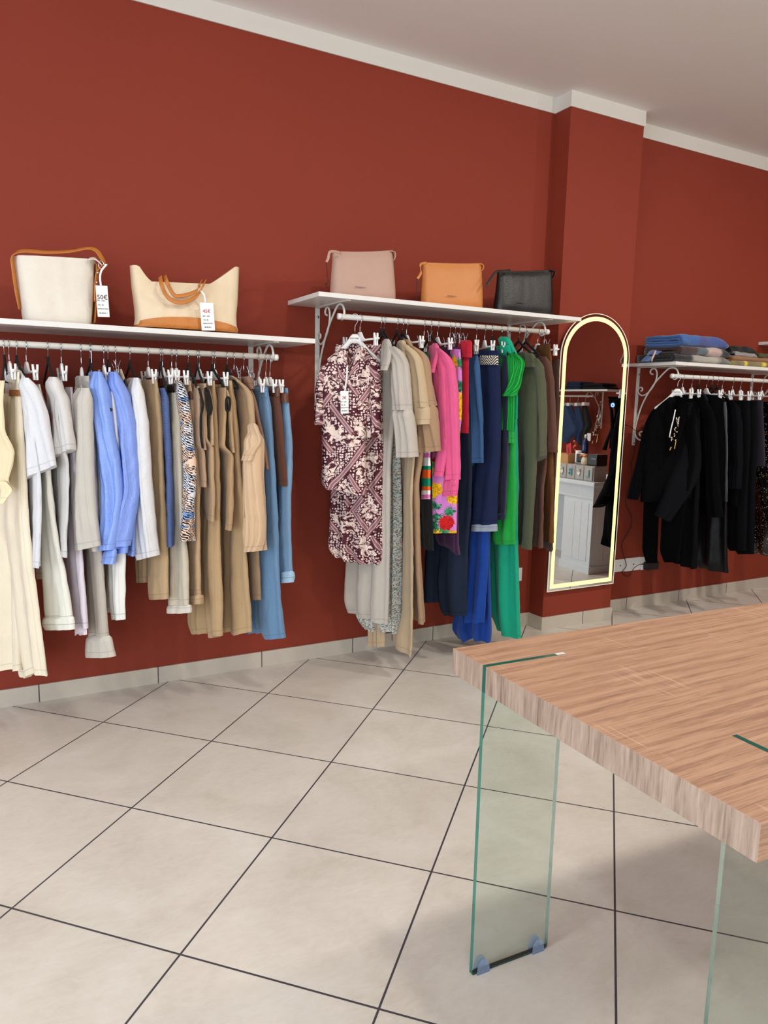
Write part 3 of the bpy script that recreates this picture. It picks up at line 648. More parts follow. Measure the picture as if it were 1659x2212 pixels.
garment('trousers', 'stone trousers with dark belt and turned-up hem', 'trousers', 'L', ('clip', 350, (370, 812)), 'stone trousers with dark belt', [
    ('front_leg', fab((200, 189, 170)), TY - .02, .12, .035, [(828, 366, 380), (847, 366, 383), (868, 366, 386), (881, 365, 387), (934, 362, 389), (1020, 364, 391), (1064, 365, 393), (1134, 365, 400), (1214, 365, 406), (1306, 366, 409)], PW),
    ('back_leg', fab((200, 189, 170)), TY + .13, .14, .03, [(847, None, 372), (1000, None, 374), (1290, 352, 384)], PW),
    ('belt', L_DARK, TY - .028, .12, .02, [(828, 364, 379), (848, 362, 382)], dict(waves=(), wrinkle=0, N=5)),
    ('cuff', fab((214, 206, 192)), TY - .03, .13, .045, [(1306, 365, 411), (1314, 362, 413), (1323, 362, 413)], dict(waves=(), N=7))])
garment('blouse', 'peach blouse with black and blue leaf print', 'blouse', 'L', ('clip', 370, (384, 818)), 'leaf-print blouse', [
    ('sleeve', F_LEAF, SY, .10, .05, [(821, 378, 388), (836, 382, 393), (868, 384, 400), (901, 388, 406), (955, 390, 413), (1000, 390, 421), (1031, 391, 422), (1064, 393, 418), (1107, 396, 413), (1150, 399, 407), (1169, 402, 405)], dict(waves=((1.3, .008), (3.3, .003)))),
    ('body', F_LEAF, BY + .02, .34, .03, [(840, None, 392), (1000, None, 408), (1140, None, 404)], dict(waves=W1, rise=.04))])
garment('trousers', 'tan trousers with brown belt beside the leaf blouse', 'trousers', 'L', ('clip', 379.5, (404, 815)), 'tan trousers with brown belt', [
    ('front_leg', fab((188, 157, 122)), TY, .13, .03, [(822, 398, 411), (862, 399, 415), (934, 400, 422), (1053, 400, 430), (1100, 404, 427), (1214, 408, 429), (1286, 410, 431)], PW),
    ('back_leg', fab((188, 157, 122)), TY + .15, .14, .03, [(862, None, 402), (1200, None, 412), (1280, 396, 412)], PW),
    ('belt', L_BROWN, TY - .008, .12, .02, [(845, 397, 413), (863, 398, 415)], dict(waves=(), wrinkle=0, N=5)),
    ('cuff', fab((188, 157, 122)), TY - .01, .14, .05, [(1284, 409, 431), (1294, 409, 433), (1305, 414, 432)], dict(waves=(), N=7))])
def vest(label, short, hook, front, mat, armx, panel, lower, ring, back):
    g, m = garment('vest', label, 'vest', 'L', hook, short, [
        ('body', mat, BY, .24, .026, panel + lower, dict(waves=((1.1, .003),), N=46)),
        ('back_panel', mat, BY - .004, .06, .012, back, dict(waves=()))])
    pts = [aty(x, y, BY - .010) for x, y in ring]
    tube('armhole_trim', pts, .0048, M_VELVET, g, 6, 3)
VT = fab((182, 152, 118))
vest('tan sleeveless vest with black armhole, shortest of the three', 'short tan vest', ('velvet', 405.5, (425, 832)), None, fab((178, 148, 122)), None,
     [(834, None, 430), (858, None, 431), (934, None, 433), (964, None, 434)], [(972, None, 441), (1020, None, 444), (1053, None, 445)],
     [(429, 838), (433, 850), (438, 870), (437, 886), (434, 900), (434, 940), (438, 968)], [(842, 434, 438), (880, 438, 440), (940, 437, 440), (972, 438, 442)])
vest('tan sleeveless dress with black-trimmed armhole in the middle of three', 'middle tan sleeveless dress', ('velvet', 426, (440, 828)), None, VT, None,
     [(828, None, 443), (842, None, 444), (880, None, 443), (952, None, 444)], [(962, None, 459), (1020, None, 461), (1085, None, 464), (1127, 444, 462)],
     [(443, 838), (450, 845), (456, 868), (457, 886), (452, 896), (447, 880), (445, 855), (443, 838)], [(840, 449, 452), (880, 455, 458), (920, 454, 458), (962, 455, 460)])
garment('trousers', 'camel wide-leg trousers between the middle and long tan vests', 'trousers', 'L', ('clip', 429.5, (455, 812)), 'left camel wide-leg trousers', [
    ('front_leg', fab((182, 152, 114)), TY, .13, .035, [(822, None, 463), (912, None, 466), (999, None, 469), (1085, None, 471), (1123, 444, 472), (1214, 441, 474), (1329, 450, 478), (1375, 455, 478)], dict(waves=((1.3, .010),), bot=lambda s: -.006 * sin(6 * s))),
    ('back_leg', fab((182, 152, 114)), TY + .14, .14, .04, [(830, None, 440), (1060, None, 450), (1123, 420, 452), (1214, 419, 450), (1300, 414, 449), (1345, 412, 449), (1368, 421, 450)], SKW)])
vest('camel sleeveless vest with black-trimmed armhole, longest of the three', 'long camel vest', ('velvet', 458, (484, 836)), None, fab((178, 146, 108)), None,
     [(837, None, 487), (860, None, 488), (900, None, 487), (968, None, 485)], [(979, None, 504), (1000, None, 503), (1042, 478, 501), (1110, 478, 501), (1147, 481, 499)],
     [(489, 862), (492, 858), (496, 862), (497, 875), (494, 886), (489, 886), (488, 872), (489, 862)], [(842, 488, 491), (872, 495, 499), (920, 497, 500), (978, 500, 505)])
garment('trousers', 'camel wide-leg trousers with front seam beside the batwing blouse', 'trousers', 'L', ('clip', 463, (490, 812)), 'right camel wide-leg trousers', [
    ('front_leg', fab((184, 154, 116)), TY, .13, .035, [(822, None, 500), (868, None, 504), (912, None, 508), (1020, None, 517), (1107, None, 524), (1169, 497, 529), (1260, 496, 534), (1340, 497, 540), (1368, 498, 541)], dict(waves=((1.1, .009),), bot=lambda s: -.005 * sin(5 * s))),
    ('back_leg', fab((184, 154, 116)), TY + .14, .14, .04, [(830, None, 478), (1130, 470, 505), (1240, 474, 505), (1364, 478, 505)], SKW)])
garment('blouse', 'tan batwing blouse with peach ruffle and balloon sleeve', 'blouse', 'L', ('velvet', 490, (514, 826)), 'tan batwing blouse', [
    ('body', fab((182, 152, 116)), BY, .26, .04, [(826, None, 515), (840, None, 533), (858, None, 543), (912, None, 549), (960, None, 546), (1042, None, 541), (1120, None, 540)], dict(waves=((3, .005),), rise=.03)),
    ('balloon_sleeve', fab((214, 182, 148), .6), SY, .08, .075, [(930, 540, 556), (966, 538, 558), (1000, 533, 560), (1042, 532, 563), (1085, 530, 568), (1120, 530, 573), (1151, 529, 574), (1170, 532, 572), (1184, 538, 565), (1190, 542, 562)], dict(waves=((3.6, .012), (7, .004)))),
    ('ruffle', fab((214, 182, 148), .6), SY - .015, .09, .03, [(914, 541, 550), (930, 539, 556), (950, 534, 564), (958, 533, 564), (975, 532, 548), (995, 531, 538)], dict(waves=((3, .008),)))])
garment('skirt', 'brown skirt with gathered elastic waist on a chrome clip hanger', 'skirt', 'L', ('metal', 526, (541, 815)), 'brown gathered skirt', [
    ('skirt_panel', fab((146, 108, 88)), TY, .28, .03, [(838, None, 544), (890, None, 556), (955, None, 569), (1014, 556, 577)], SW),
    ('waistband', fab((146, 108, 88)), TY, .28, .03, [(813, None, 538), (826, None, 542), (840, None, 546)], dict(waves=((12, .004),), M=40, N=8))])
garment('trousers', 'taupe trousers seen below the balloon sleeve', 'trousers', 'L', ('metal', 505, (518, 815)), 'taupe trousers', [
    ('front_leg', fab((150, 124, 98)), TY + .03, .13, .03, [(815, None, 520), (1000, None, 545), (1100, None, 556), (1185, 533, 557), (1270, 537, 560), (1296, 541, 560)], PW),
    ('back_leg', fab((150, 124, 98)), TY + .17, .12, .03, [(1000, None, 530), (1185, 520, 545), (1275, 533, 548)], PW)])
LB = fab((104, 138, 172), .85)
garment('trousers', 'light blue wide-leg trousers, hem lowest at the rail end', 'trousers', 'L', ('clip', 559, (568, 825), -.022), 'light blue wide-leg trousers', [
    ('front_leg', LB, TY, .15, .04, [(836, None, 577), (860, None, 578), (923, None, 584), (1020, None, 589), (1129, None, 593), (1214, 556, 598), (1300, 556, 604), (1363, 560, 609), (1379, 572, 611)], dict(waves=((.9, .012),))),
    ('back_leg', LB, TY + .13, .15, .04, [(860, None, 560), (1214, None, 570), (1300, 532, 575), (1366, 528, 580)], SKW),
    ('waistband', LB, TY - .004, .30, .03, [(835, None, 577), (858, None, 579)], dict(waves=(), N=6))])
garment('shorts', 'dark brown long shorts with brown leather belt', 'shorts', 'L', ('clip', 574, (595, 825), -.022), 'dark brown long shorts', [
    ('short_leg', fab((100, 58, 42)), TY, .24, .03, [(836, None, 602), (858, None, 602), (880, None, 605), (934, None, 610), (1044, 585, 621), (1051, 588, 620)], PW),
    ('belt', L_BROWN, TY - .006, .24, .035, [(834, None, 602), (857, None, 603)], dict(waves=(), wrinkle=0, N=5))])
LJ = denim((116, 145, 174), 'denim_light_blue', .16)
garment('jeans', 'light blue jeans with rolled cuff, last on the left rail', 'jeans', 'L', ('clip', 583, (610, 828), -.022), 'light blue jeans with rolled cuff', [
    ('front_leg', LJ, TY, .14, .035, [(838, 603, 620), (870, 601, 622), (912, 600, 625), (955, 600, 629), (1020, 600, 628), (1085, 599, 625), (1172, 598, 626), (1245, 599, 630)], PW),
    ('back_leg', LJ, TY + .14, .12, .03, [(860, None, 600), (1000, None, 604), (1240, 580, 606)], PW),
    ('belt_tab', L_BROWN, TY - .012, .06, .03, [(848, 602, 620), (870, 604, 622)], dict(waves=(), wrinkle=0, N=5)),
    ('cuff', denim((156, 182, 202), 'denim_light_blue_inside', .1), TY - .012, .14, .05, [(1233, 600, 631), (1246, 599, 634), (1258, 599, 631)], dict(waves=(), N=8))])

# ---- middle rail
QY = 3.02
g, m = garment('blouse', 'burgundy and cream bandana-print blouse with hang tag, facing the room', 'blouse', 'R', ('shirt', 767, 1.12), 'bandana-print blouse', [
    ('body', F_PAISLEY, QY, .10, .07, [(752, 737, 790), (760, 727, 797), (772, 713, 804), (788, 701, 807), (803, 694, 807), (836, 691, 803), (890, 692, 794), (922, 694, 790), (989, 696, 790), (1025, 695, 790), (1052, 693, 791), (1066, 700, 792)],
     dict(waves=((1.6, .010), (3.8, .004)), M=26, bot=lambda s: .024 * (1 - s) * 1.2 - .012 * s - .004 * sin(18 * s), top=lambda s: .004 * sin(pi * s) - .085 * math.exp(-((s - .40) / .17) ** 2))),
    ('sleeve', F_PAISLEY, QY + .07, .06, .06, [(790, 697, 708), (836, 688, 702), (890, 686, 700), (918, 689, 699)], SW),
    ('sleeve', F_PAISLEY, QY - .03, .08, .06, [(770, 790, 803), (781, 789, 811), (805, 791, 817), (850, 789, 820), (900, 787, 821), (930, 791, 820), (945, 798, 817)], SW),
    ('collar', F_PAISLEY, QY - .015, .04, .02, [(748, 770, 784), (770, 768, 790), (800, 766, 782), (840, 760, 772)], dict(waves=(), dx=0)),
    ('collar', F_PAISLEY, QY + .015, .04, .02, [(756, 733, 745), (780, 728, 750), (810, 738, 756), (838, 752, 762)], dict(waves=(), dx=0))])
def hang_tag(g, pts, px, w, h, lines, tilt=0.0, ribbon=None):
    """white card tag; px = (x, y, depth) of its top centre"""
    o = aty(px[0], px[1], px[2]); R_ = V((cos(tilt), 0, -sin(tilt))); R_.x *= 1; up = V((sin(tilt), 0, cos(tilt)))
    n = V((0, -1, 0)); vs, fs = boxdata((-w / 2, -.0008, -h), (w / 2, .0008, 0), .0004, 1)
    t = emit('tag', [o + R_ * v.x + up * v.z + n * (-v.y) for v in vs], fs, M_PAPER, g, smooth=False)
    for body, size, dx, dz, mat in lines:
        text('tag_text', body, size, mat, o + R_ * dx + up * dz + n * .0016, R_, up, t)
    if pts: tube('tag_ribbon', [aty(*p) for p in pts], .002, M_PAPER, g, 6, 4, (V((1, 0, .1)), .008, .0012))
    return t
TAGL = lambda price, w, h, mat: [(price, .020, -.002, -h * .36, mat), ('ART  1204', .0065, -.006, -h * .50, M_INK), ('TG  42', .0075, -.008, -h * .64, M_INK), ('MADE IN ITALY', .0060, 0, -h * .76, M_INK), ('88 08 80 1', .0070, 0, -h * .90, M_INK)]
hang_tag(g, [(750, 792, QY - .01), (749, 815, QY - .015), (745, 846, QY - .01)], (744, 845, QY - .01), .040, .100, TAGL('3€', .04, .1, M_RED), -.03)
garment('skirt', 'matching burgundy bandana-print skirt with ruffled hem, behind the blouse', 'skirt', 'R', ('clip', 778, (815, 752)), 'bandana-print skirt', [
    ('skirt_panel', F_PAISLEY, QY + .05, .13, .05, [(744, 724, 824), (800, 722, 825), (900, 718, 827), (1072, 714, 830), (1158, 711, 830), (1195, 708, 831), (1214, 722, 831)],
     dict(waves=((3.4, .018), (8, .005)), M=34, bot=lambda s: .030 * (1 - s) - .018 * sin(pi * s) - .004 * sin(40 * s)))])
STN = fab((190, 181, 170))
garment('dress', 'stone grey shirt dress with gathered bell sleeve', 'dress', 'R', ('velvet', 823, (846, 752)), 'stone grey shirt dress', [
    ('body', STN, BY + .13, .28, .05, [(760, None, 852), (800, 770, 858), (900, 775, 852), (1000, 770, 843), (1098, 760, 842), (1222, 747, 841), (1290, 743, 840), (1325, 742, 838), (1350, 752, 837)], dict(waves=((3.2, .016), (7, .004)), M=30, bot=lambda s: .03 * (1 - s), rise=.03)),
    ('sleeve', STN, SY, .09, .055, [(748, 840, 850), (765, 841, 870), (785, 844, 881), (845, 846, 886), (886, 849, 889)], SW),
    ('bell_cuff', STN, SY - .004, .10, .07, [(884, 850, 889), (900, 852, 891), (935, 856, 897), (987, 857, 902, 1)], dict(waves=((3.2, .010), (7, .003)))),
    ('collar', STN, SY + .03, .14, .03, [(732, 832, 838), (748, 828, 844), (775, 826, 842), (800, 826, 832)], dict(waves=()))])
garment('dress', 'long ditsy floral dress between stone and beige shirt dresses', 'dress', 'R', ('velvet', 830, (852, 755)), 'ditsy floral dress', [
    ('skirt_panel', F_DITSY, TY + .17, .20, .05, [(780, None, 858), (860, None, 861), (917, 832, 862), (1050, 820, 867), (1195, 790, 869), (1321, 766, 869), (1345, 772, 869), (1366, 790, 869)], dict(waves=((3.4, .022), (8, .006)), M=34, bot=lambda s: .02 * (1 - s) - .004 * sin(30 * s)))])
BGE, DTAN = fab((194, 170, 138)), fab((168, 136, 106))
garment('dress', 'beige shirt dress with wide cuffed half sleeve and trailing hem', 'dress', 'R', ('velvet', 858, (882, 752)), 'beige shirt dress', [
    ('body', BGE, BY + .02, .28, .022, [(760, None, 888), (850, 862, 896), (930, 872, 898), (1068, 872, 886), (1231, 871, 888), (1340, 866, 888), (1385, 845, 888, 4), (1420, 846, 885, -26)], dict(waves=((1.4, .012),), rise=.03)),
    ('back_panel', BGE, BY + .28, .10, .03, [(1000, 820, 850), (1350, 796, 833), (1396, 796, 832)], SW),
    ('sleeve', BGE, SY, .10, .06, [(744, 870, 877), (763, 872, 901), (778, 876, 912), (827, 884, 920), (880, 893, 925)], SW),
    ('cuff', BGE, SY - .003, .11, .07, [(878, 895, 925), (900, 896, 926), (916, 896, 925, 4)], dict(waves=((1, .006),), N=10)),
    ('collar', BGE, SY + .03, .14, .03, [(735, 865, 870), (748, 858, 875), (770, 856, 872)], dict(waves=()))])
garment('dress', 'dark tan dress with flared bell sleeve beside the pink shirt', 'dress', 'R', ('velvet', 870, (896, 752)), 'dark tan dress', [
    ('body', DTAN, BY + .03, .26, .04, [(756, None, 905), (850, None, 920), (960, None, 918), (1050, 872, 902), (1231, 880, 905), (1350, 884, 915)], dict(waves=((1.3, .010),), rise=.03)),
    ('sleeve', DTAN, SY, .09, .055, [(748, 884, 890), (765, 888, 917), (781, 896, 924), (845, 908, 931), (876, 915, 936)], SW),
    ('bell_cuff', DTAN, SY - .004, .11, .075, [(874, 914, 936), (900, 911, 941), (926, 908, 946), (960, 903, 952, 2), (974, 901, 953, 4)], dict(waves=((2.6, .012), (6, .003)))),
    ('collar', DTAN, SY + .03, .12, .03, [(733, 876, 880), (748, 876, 890), (765, 878, 890)], dict(waves=()))])
garment('dress', 'multicolour striped knit dress, a narrow strip under the tan bell sleeve', 'dress', 'R', ('clip', 879, (913, 758)), 'striped knit dress', [
    ('body', F_STRIPE, TY - .01, .10, .02, [(760, 912, 924), (790, 918, 929), (810, 916, 930), (900, 914, 930), (1000, 916, 928), (1078, 914, 926)], dict(waves=((.6, .004),)))])
garment('skirt', 'black skirt hanging behind the striped strip', 'skirt', 'R', ('metal', 917, (930, 735)), 'black skirt', [
    ('skirt_panel', fab((20, 18, 22)), TY + .03, .26, .03, [(760, None, 925), (950, None, 932), (1100, None, 935), (1190, 898, 935)], SW)])
PINK = fab((226, 92, 142), .8)
garment('shirt', 'bright pink long-sleeved shirt with two-button cuff', 'shirt', 'R', ('velvet', 931, (955, 752)), 'bright pink shirt', [
    ('body', PINK, BY + .01, .30, .04, [(772, None, 962), (843, None, 965), (905, 905, 966), (966, 905, 966), (1015, 900, 960), (1030, 905, 955)], dict(waves=((2.4, .010),), rise=.03)),
    ('sleeve', PINK, SY, .09, .055, [(752, 938, 947), (768, 940, 968), (792, 946, 982), (843, 956, 986), (905, 955, 988), (946, 958, 989), (1000, 964, 990), (1036, 965, 990)], SW),
    ('cuff', PINK, SY - .004, .09, .045, [(1034, 962, 990), (1052, 960, 989), (1071, 957, 986)], dict(waves=(), N=8)),
    ('collar', PINK, SY + .03, .13, .03, [(741, 938, 942), (752, 928, 949), (775, 926, 944), (805, 928, 934)], dict(waves=()))])
g = [o for o in COL.objects if o.get('label', '').startswith('bright pink')][0]
for px, py in ((978, 1047), (975, 1064)): p = aty(px, py, SY - .027); tube('button', [p, p + V((-.001, -.006, 0))], .006, plain('pink_button', (206, 84, 130), .4), g, 12)
garment('trousers', 'lilac cropped trousers with red and yellow flower print', 'trousers', 'R', ('clip', 946, (975, 757)), 'lilac flower-print trousers', [
    ('front_leg', F_FLORAL, TY - .02, .10, .035, [(754, 974, 994), (800, 976, 994), (900, 972, 994), (960, 950, 992), (1000, 930, 990), (1028, 927, 990), (1076, 926, 988), (1151, 932, 987)], dict(waves=((.9, .006),))),
    ('back_leg', F_FLORAL, TY + .12, .12, .03, [(770, None, 972), (1000, None, 960), (1130, 912, 945)], PW)])
garment('skirt', 'dark purple skirt seen below the lilac flower-print trousers', 'skirt', 'R', ('metal', 973, (985, 738)), 'dark purple skirt', [
    ('skirt_panel', fab((62, 16, 66)), TY + .02, .26, .035, [(748, None, 992), (900, None, 993), (1100, 930, 990), (1150, 930, 990), (1185, 940, 989), (1200, 965, 988)], SW)])
garment('shorts', 'crimson red shorts with tied waist', 'shorts', 'R', ('metal', 994, (1008, 735)), 'crimson red shorts', [
    ('short_leg', fab((178, 18, 46)), TY - .01, .22, .035, [(770, None, 1014), (780, None, 1013), (850, None, 1013), (936, None, 1014)], dict(waves=((1.6, .009),))),
    ('waist_tie', fab((178, 18, 46)), TY - .03, .12, .04, [(735, 993, 1016), (752, 992, 1017), (772, 994, 1015)], dict(waves=((3, .005),)))])
MBL = denim((54, 86, 126), 'denim_mid_blue', .18)
garment('dress', 'mid-blue chambray culottes between red shorts and navy jeans', 'culottes', 'R', ('clip', 1030.7, (1023, 765)), 'mid-blue culottes', [
    ('front_leg', MBL, TY - .01, .14, .04, [(768, 1006, 1031), (823, 1006, 1034), (905, 1008, 1041), (940, 1000, 1042), (990, 998, 1042), (1000, 1000, 1042)], dict(waves=((1.2, .012),))),
    ('back_leg', MBL, TY + .10, .14, .03, [(768, None, 1015), (930, None, 1022), (1006, 985, 1022)], PW)])
DDN = denim((26, 36, 54), 'denim_dark_flare', .35)
garment('jeans', 'long dark denim flared jeans below the culottes', 'jeans', 'R', ('metal', 983.7, (996, 738)), 'dark denim flared jeans', [
    ('front_leg', DDN, TY + .03, .16, .04, [(760, None, 1008), (1010, None, 1018), (1100, None, 1014), (1180, 950, 1011), (1260, 944, 1009), (1318, 950, 1007), (1330, 960, 1006)], dict(waves=((1.3, .012),))),
    ('back_leg', DDN, TY + .16, .14, .04, [(760, None, 980), (1100, None, 965), (1202, 918, 965), (1300, 914, 968)], PW)])
NVY = denim((24, 34, 66), 'denim_navy', .28)
garment('jeans', 'navy wide jeans with woven zigzag belt and pale turned-up cuff', 'jeans', 'R', ('clip', 1048.8, (1067, 758)), 'navy jeans with woven belt', [
    ('front_leg', NVY, TY - .015, .12, .04, [(757, 1034, 1078), (790, 1034, 1080), (823, 1034, 1081), (884, 1036, 1083), (987, 1032, 1081), (1050, 1024, 1076), (1133, 1019, 1074)], dict(waves=((1.2, .008),))),
    ('back_leg', NVY, TY + .12, .14, .035, [(765, None, 1035), (950, None, 1030), (1120, None, 1030)], PW),
    ('belt', F_WOVEN, TY - .03, .12, .03, [(768, 1036, 1076), (788, 1035, 1077)], dict(waves=(), wrinkle=0, N=6)),
    ('cuff', denim((148, 156, 172), 'denim_pale_inside', .08), TY - .025, .13, .05, [(1132, 1019, 1074), (1140, 1017, 1075), (1147, 1017, 1075)], dict(waves=(), N=7))])
ROY = fab((6, 60, 146), .7)
garment('dress', 'royal blue long dress with tiered hem below the navy jeans', 'dress', 'R', ('velvet', 1064.4, (1076, 755)), 'royal blue dress', [
    ('skirt_panel', ROY, TY + .085, .18, .05, [(780, None, 1060), (1100, 1000, 1058), (1148, 1000, 1058), (1267, 994, 1061), (1325, 984, 1063), (1365, 974, 1064), (1384, 990, 1062)], dict(waves=((2.8, .024), (6, .006)), M=32, bot=lambda s: .012 * (1 - s) - .01 * sin(9 * s))),
    ('overskirt', ROY, TY + .05, .12, .03, [(1090, 1015, 1056), (1200, 1012, 1056), (1345, 1004, 1044)], dict(waves=((1.8, .014),)))])
garment('trousers', 'dark navy trousers with small cuff beside the green top', 'trousers', 'R', ('clip', 1085, (1088, 768)), 'dark navy trousers', [
    ('front_leg', fab((24, 26, 52)), TY - .01, .13, .035, [(768, 1076, 1093), (830, 1078, 1095), (884, 1080, 1096), (987, 1078, 1095), (1050, 1073, 1091), (1112, 1070, 1088)], PW),
    ('cuff', fab((24, 26, 52)), TY - .018, .12, .04, [(1109, 1070, 1088), (1123, 1070, 1088)], dict(waves=(), N=6))])
GRN, TEAL = fab((26, 160, 62), .8), fab((0, 166, 128), .55)
garment('dress', 'teal green maxi dress with knotted collar, hem nearest the table', 'dress', 'R', ('velvet', 1085, (1100, 745)), 'teal maxi dress', [
    ('skirt_panel', TEAL, TY + .03, .24, .05, [(790, None, 1118), (905, None, 1117), (1050, 1080, 1116), (1180, 1056, 1116), (1267, 1058, 1117), (1345, 1062, 1118), (1382, 1076, 1119)], dict(waves=((1.5, .020), (4, .004)), M=30)),
    ('bodice', TEAL, BY + .03, .2, .03, [(745, None, 1100), (800, None, 1118), (831, None, 1120), (905, None, 1117)], SW),
    ('knot', TEAL, BY + .05, .10, .045, [(727, 1082, 1092), (735, 1079, 1102), (748, 1082, 1107), (762, 1092, 1111), (775, 1098, 1112)], dict(waves=((3, .008),)))])
garment('dress', 'bright green pleated dress with ruffled cap sleeve', 'dress', 'R', ('velvet', 1097, (1114, 765)), 'green pleated dress', [
    ('bodice', F_PLEAT, BY, .22, .04, [(768, None, 1110), (830, None, 1114), (890, None, 1112), (930, None, 1110)], dict(waves=W1)),
    ('cap_sleeve', F_PLEAT, SY, .10, .05, [(763, 1099, 1112), (772, 1097, 1124), (784, 1096, 1134), (794, 1095, 1130), (806, 1095, 1125), (827, 1095, 1120), (846, 1096, 1110), (856, 1096, 1102)], dict(waves=((2.5, .010),))),
    ('skirt_panel', GRN, TY - .01, .18, .04, [(925, 1092, 1110), (1000, 1086, 1110), (1072, 1078, 1111), (1140, 1064, 1111), (1165, 1060, 1111), (1176, 1070, 1111)], dict(waves=((2.2, .014),))),
    ('smocked_waist', GRN, TY - .03, .16, .035, [(925, None, 1109), (940, None, 1110), (957, None, 1110)], dict(waves=((9, .004),), M=36, N=8))])
OLV = fab((82, 84, 64))
garment('dress', 'olive green shirt dress with wide half sleeve', 'dress', 'R', ('velvet', 1122, (1152, 768)), 'olive shirt dress', [
    ('body', OLV, BY + .01, .26, .045, [(772, None, 1158), (802, None, 1163), (925, None, 1160), (1000, 1112, 1158), (1050, 1112, 1156), (1150, 1116, 1149), (1188, 1122, 1146)], dict(waves=((1.6, .014),), rise=.03)),
    ('sleeve', OLV, SY, .10, .06, [(774, 1150, 1160), (786, 1151, 1168), (823, 1151, 1175), (905, 1150, 1179), (955, 1145, 1180, 8), (984, 1148, 1180, 18)], SW),
    ('collar', OLV, SY + .02, .06, .03, [(763, 1136, 1150), (776, 1134, 1157), (793, 1133, 1158)], dict(waves=(), N=9))])
garment('blouse', 'brown blouse behind the olive shirt dress', 'blouse', 'R', ('velvet', 1138, (1166, 768)), 'brown blouse', [
    ('body', fab((92, 58, 46)), BY + .04, .26, .035, [(775, None, 1176), (900, None, 1186), (1000, None, 1182), (1050, 1140, 1172), (1120, 1140, 1171), (1185, 1146, 1166)], dict(waves=((2.2, .010),), rise=.03)),
    ('sleeve', fab((92, 58, 46)), SY + .02, .09, .05, [(770, 1166, 1176), (790, 1164, 1186), (823, 1170, 1191), (900, 1174, 1194), (966, 1180, 1197), (977, 1184, 1197)], SW)])
garment('trousers', 'rust brown corduroy trousers on the slanted chrome hanger', 'trousers', 'R', ('metal', 1177.7, (1186, 735)), 'rust corduroy trousers', [
    ('front_leg', m_pin('fabric_rust_corduroy', (108, 68, 36), (86, 52, 28), 160, .5, 0, .95), TY, .24, .04, [(742, 1150, 1189), (798, 1150, 1190), (850, None, 1192), (975, None, 1194), (1050, 1160, 1193), (1174, 1166, 1191)], dict(waves=((1.4, .010),)))])
garment('trousers', 'dark brown trousers on the last hanger beside the lit mirror', 'trousers', 'R', ('clip', 1164, (1203, 765)), 'dark brown trousers beside the mirror', [
    ('front_leg', fab((74, 50, 40)), TY + .02, .22, .035, [(776, None, 1208), (870, None, 1207), (960, None, 1204), (1100, None, 1198), (1192, 1176, 1190)], PW)])

# ---- right rail, black clothes
BK, BK2, BK3 = fab((7, 7, 9), .97, 0, spec=.06), fab((15, 15, 18), .97, .0, spec=.06), fab((5, 5, 6), .97, 0, spec=.06)
DYT = .0
CY = 3.01
g, m = garment('coat', 'black wool coat with silver brooches on the lapel, facing the room', 'coat', 'T', ('shirt', 1465.5, .85), 'black coat with brooches', [
    ('body', BK, CY, .13, .10, [(858, 1446, 1488), (868, 1432, 1494), (886, 1412, 1500), (930, 1398, 1502), (1000, 1390, 1502), (1050, 1386, 1498), (1066, 1382, 1496, 8), (1074, 1382, 1494, 10)], dict(waves=((1.2, .012),), M=26, top=lambda s: .004 * sin(pi * s) - .10 * math.exp(-((s - .45) / .15) ** 2))),
    ('sleeve', BK, CY + .135, .05, .07, [(884, 1412, 1426), (900, 1399, 1424), (930, 1388, 1414), (970, 1380, 1408), (1011, 1371, 1400), (1060, 1358, 1386), (1080, 1354, 1378, -5)], SW),
    ('sleeve', BK2, CY - .055, .09, .08, [(868, 1482, 1490), (882, 1478, 1498), (916, 1475, 1508), (950, 1470, 1514), (985, 1462, 1516), (1010, 1452, 1514), (1036, 1441, 1508), (1080, 1427, 1482, -2), (1127, 1414, 1449, -18)], dict(waves=((1.1, .006),))),  # lit side of the coat painted in: lighter black than body and left sleeve
    ('lapel', BK3, CY - .03, .03, .015, [(862, 1466, 1476), (880, 1470, 1486), (910, 1464, 1482), (950, 1452, 1468), (985, 1444, 1452)], dict(waves=())),
    ('lapel', BK3, CY + .01, .03, .015, [(866, 1438, 1446), (890, 1436, 1452), (930, 1438, 1452), (980, 1440, 1446)], dict(waves=()))])
M_SILV, M_GOLD = plain('brooch_silver', (214, 206, 190), .25, 1.0), plain('brooch_gold', (196, 150, 90), .3, 1.0)
for i, pp in enumerate([[(1461, 902), (1463, 912), (1465, 922)], [(1467, 900), (1466, 910), (1464, 918)], [(1457, 926), (1459, 932)], [(1456, 936), (1458, 941)], [(1449, 944), (1454, 950)], [(1452, 944), (1450, 953)], [(1461, 949), (1459, 960), (1457, 970)], [(1450, 965), (1447, 973)]]):
    tube('brooch', [aty(x, y, CY - .062) for x, y in pp], .0032, M_GOLD if i > 5 else M_SILV, g, 8, 3)
for i in range(6):
    p = aty(1462 + (i % 2) * 4 - i * 1.5, 906 + i * 9, CY - .064); tube('brooch', [p, p + V((0, -.006, 0))], .005, M_SILV, g, 8)
tube('tag_ribbon', [aty(x, y, CY - .05) for x, y in [(1459, 885), (1455, 905), (1450, 925), (1446, 945)]], .002, M_PAPER, g, 6, 3, (V((1, 0, .2)), .009, .001))
garment('trousers', 'black trousers hanging under the coat with brooches', 'trousers', 'T', ('clip', 1476, (1498, 855)), 'black trousers under the coat', [
    ('back_leg', BK3, TY + .17, .08, .04, [(880, 1432, 1446), (1000, 1396, 1430), (1100, 1390, 1424), (1190, 1387, 1421), (1216, 1398, 1419)], PW),
    ('front_leg', BK3, TY + .0, .14, .04, [(862, None, 1502), (1000, None, 1500), (1100, 1430, 1480), (1190, 1426, 1470), (1215, 1440, 1462)], PW)])
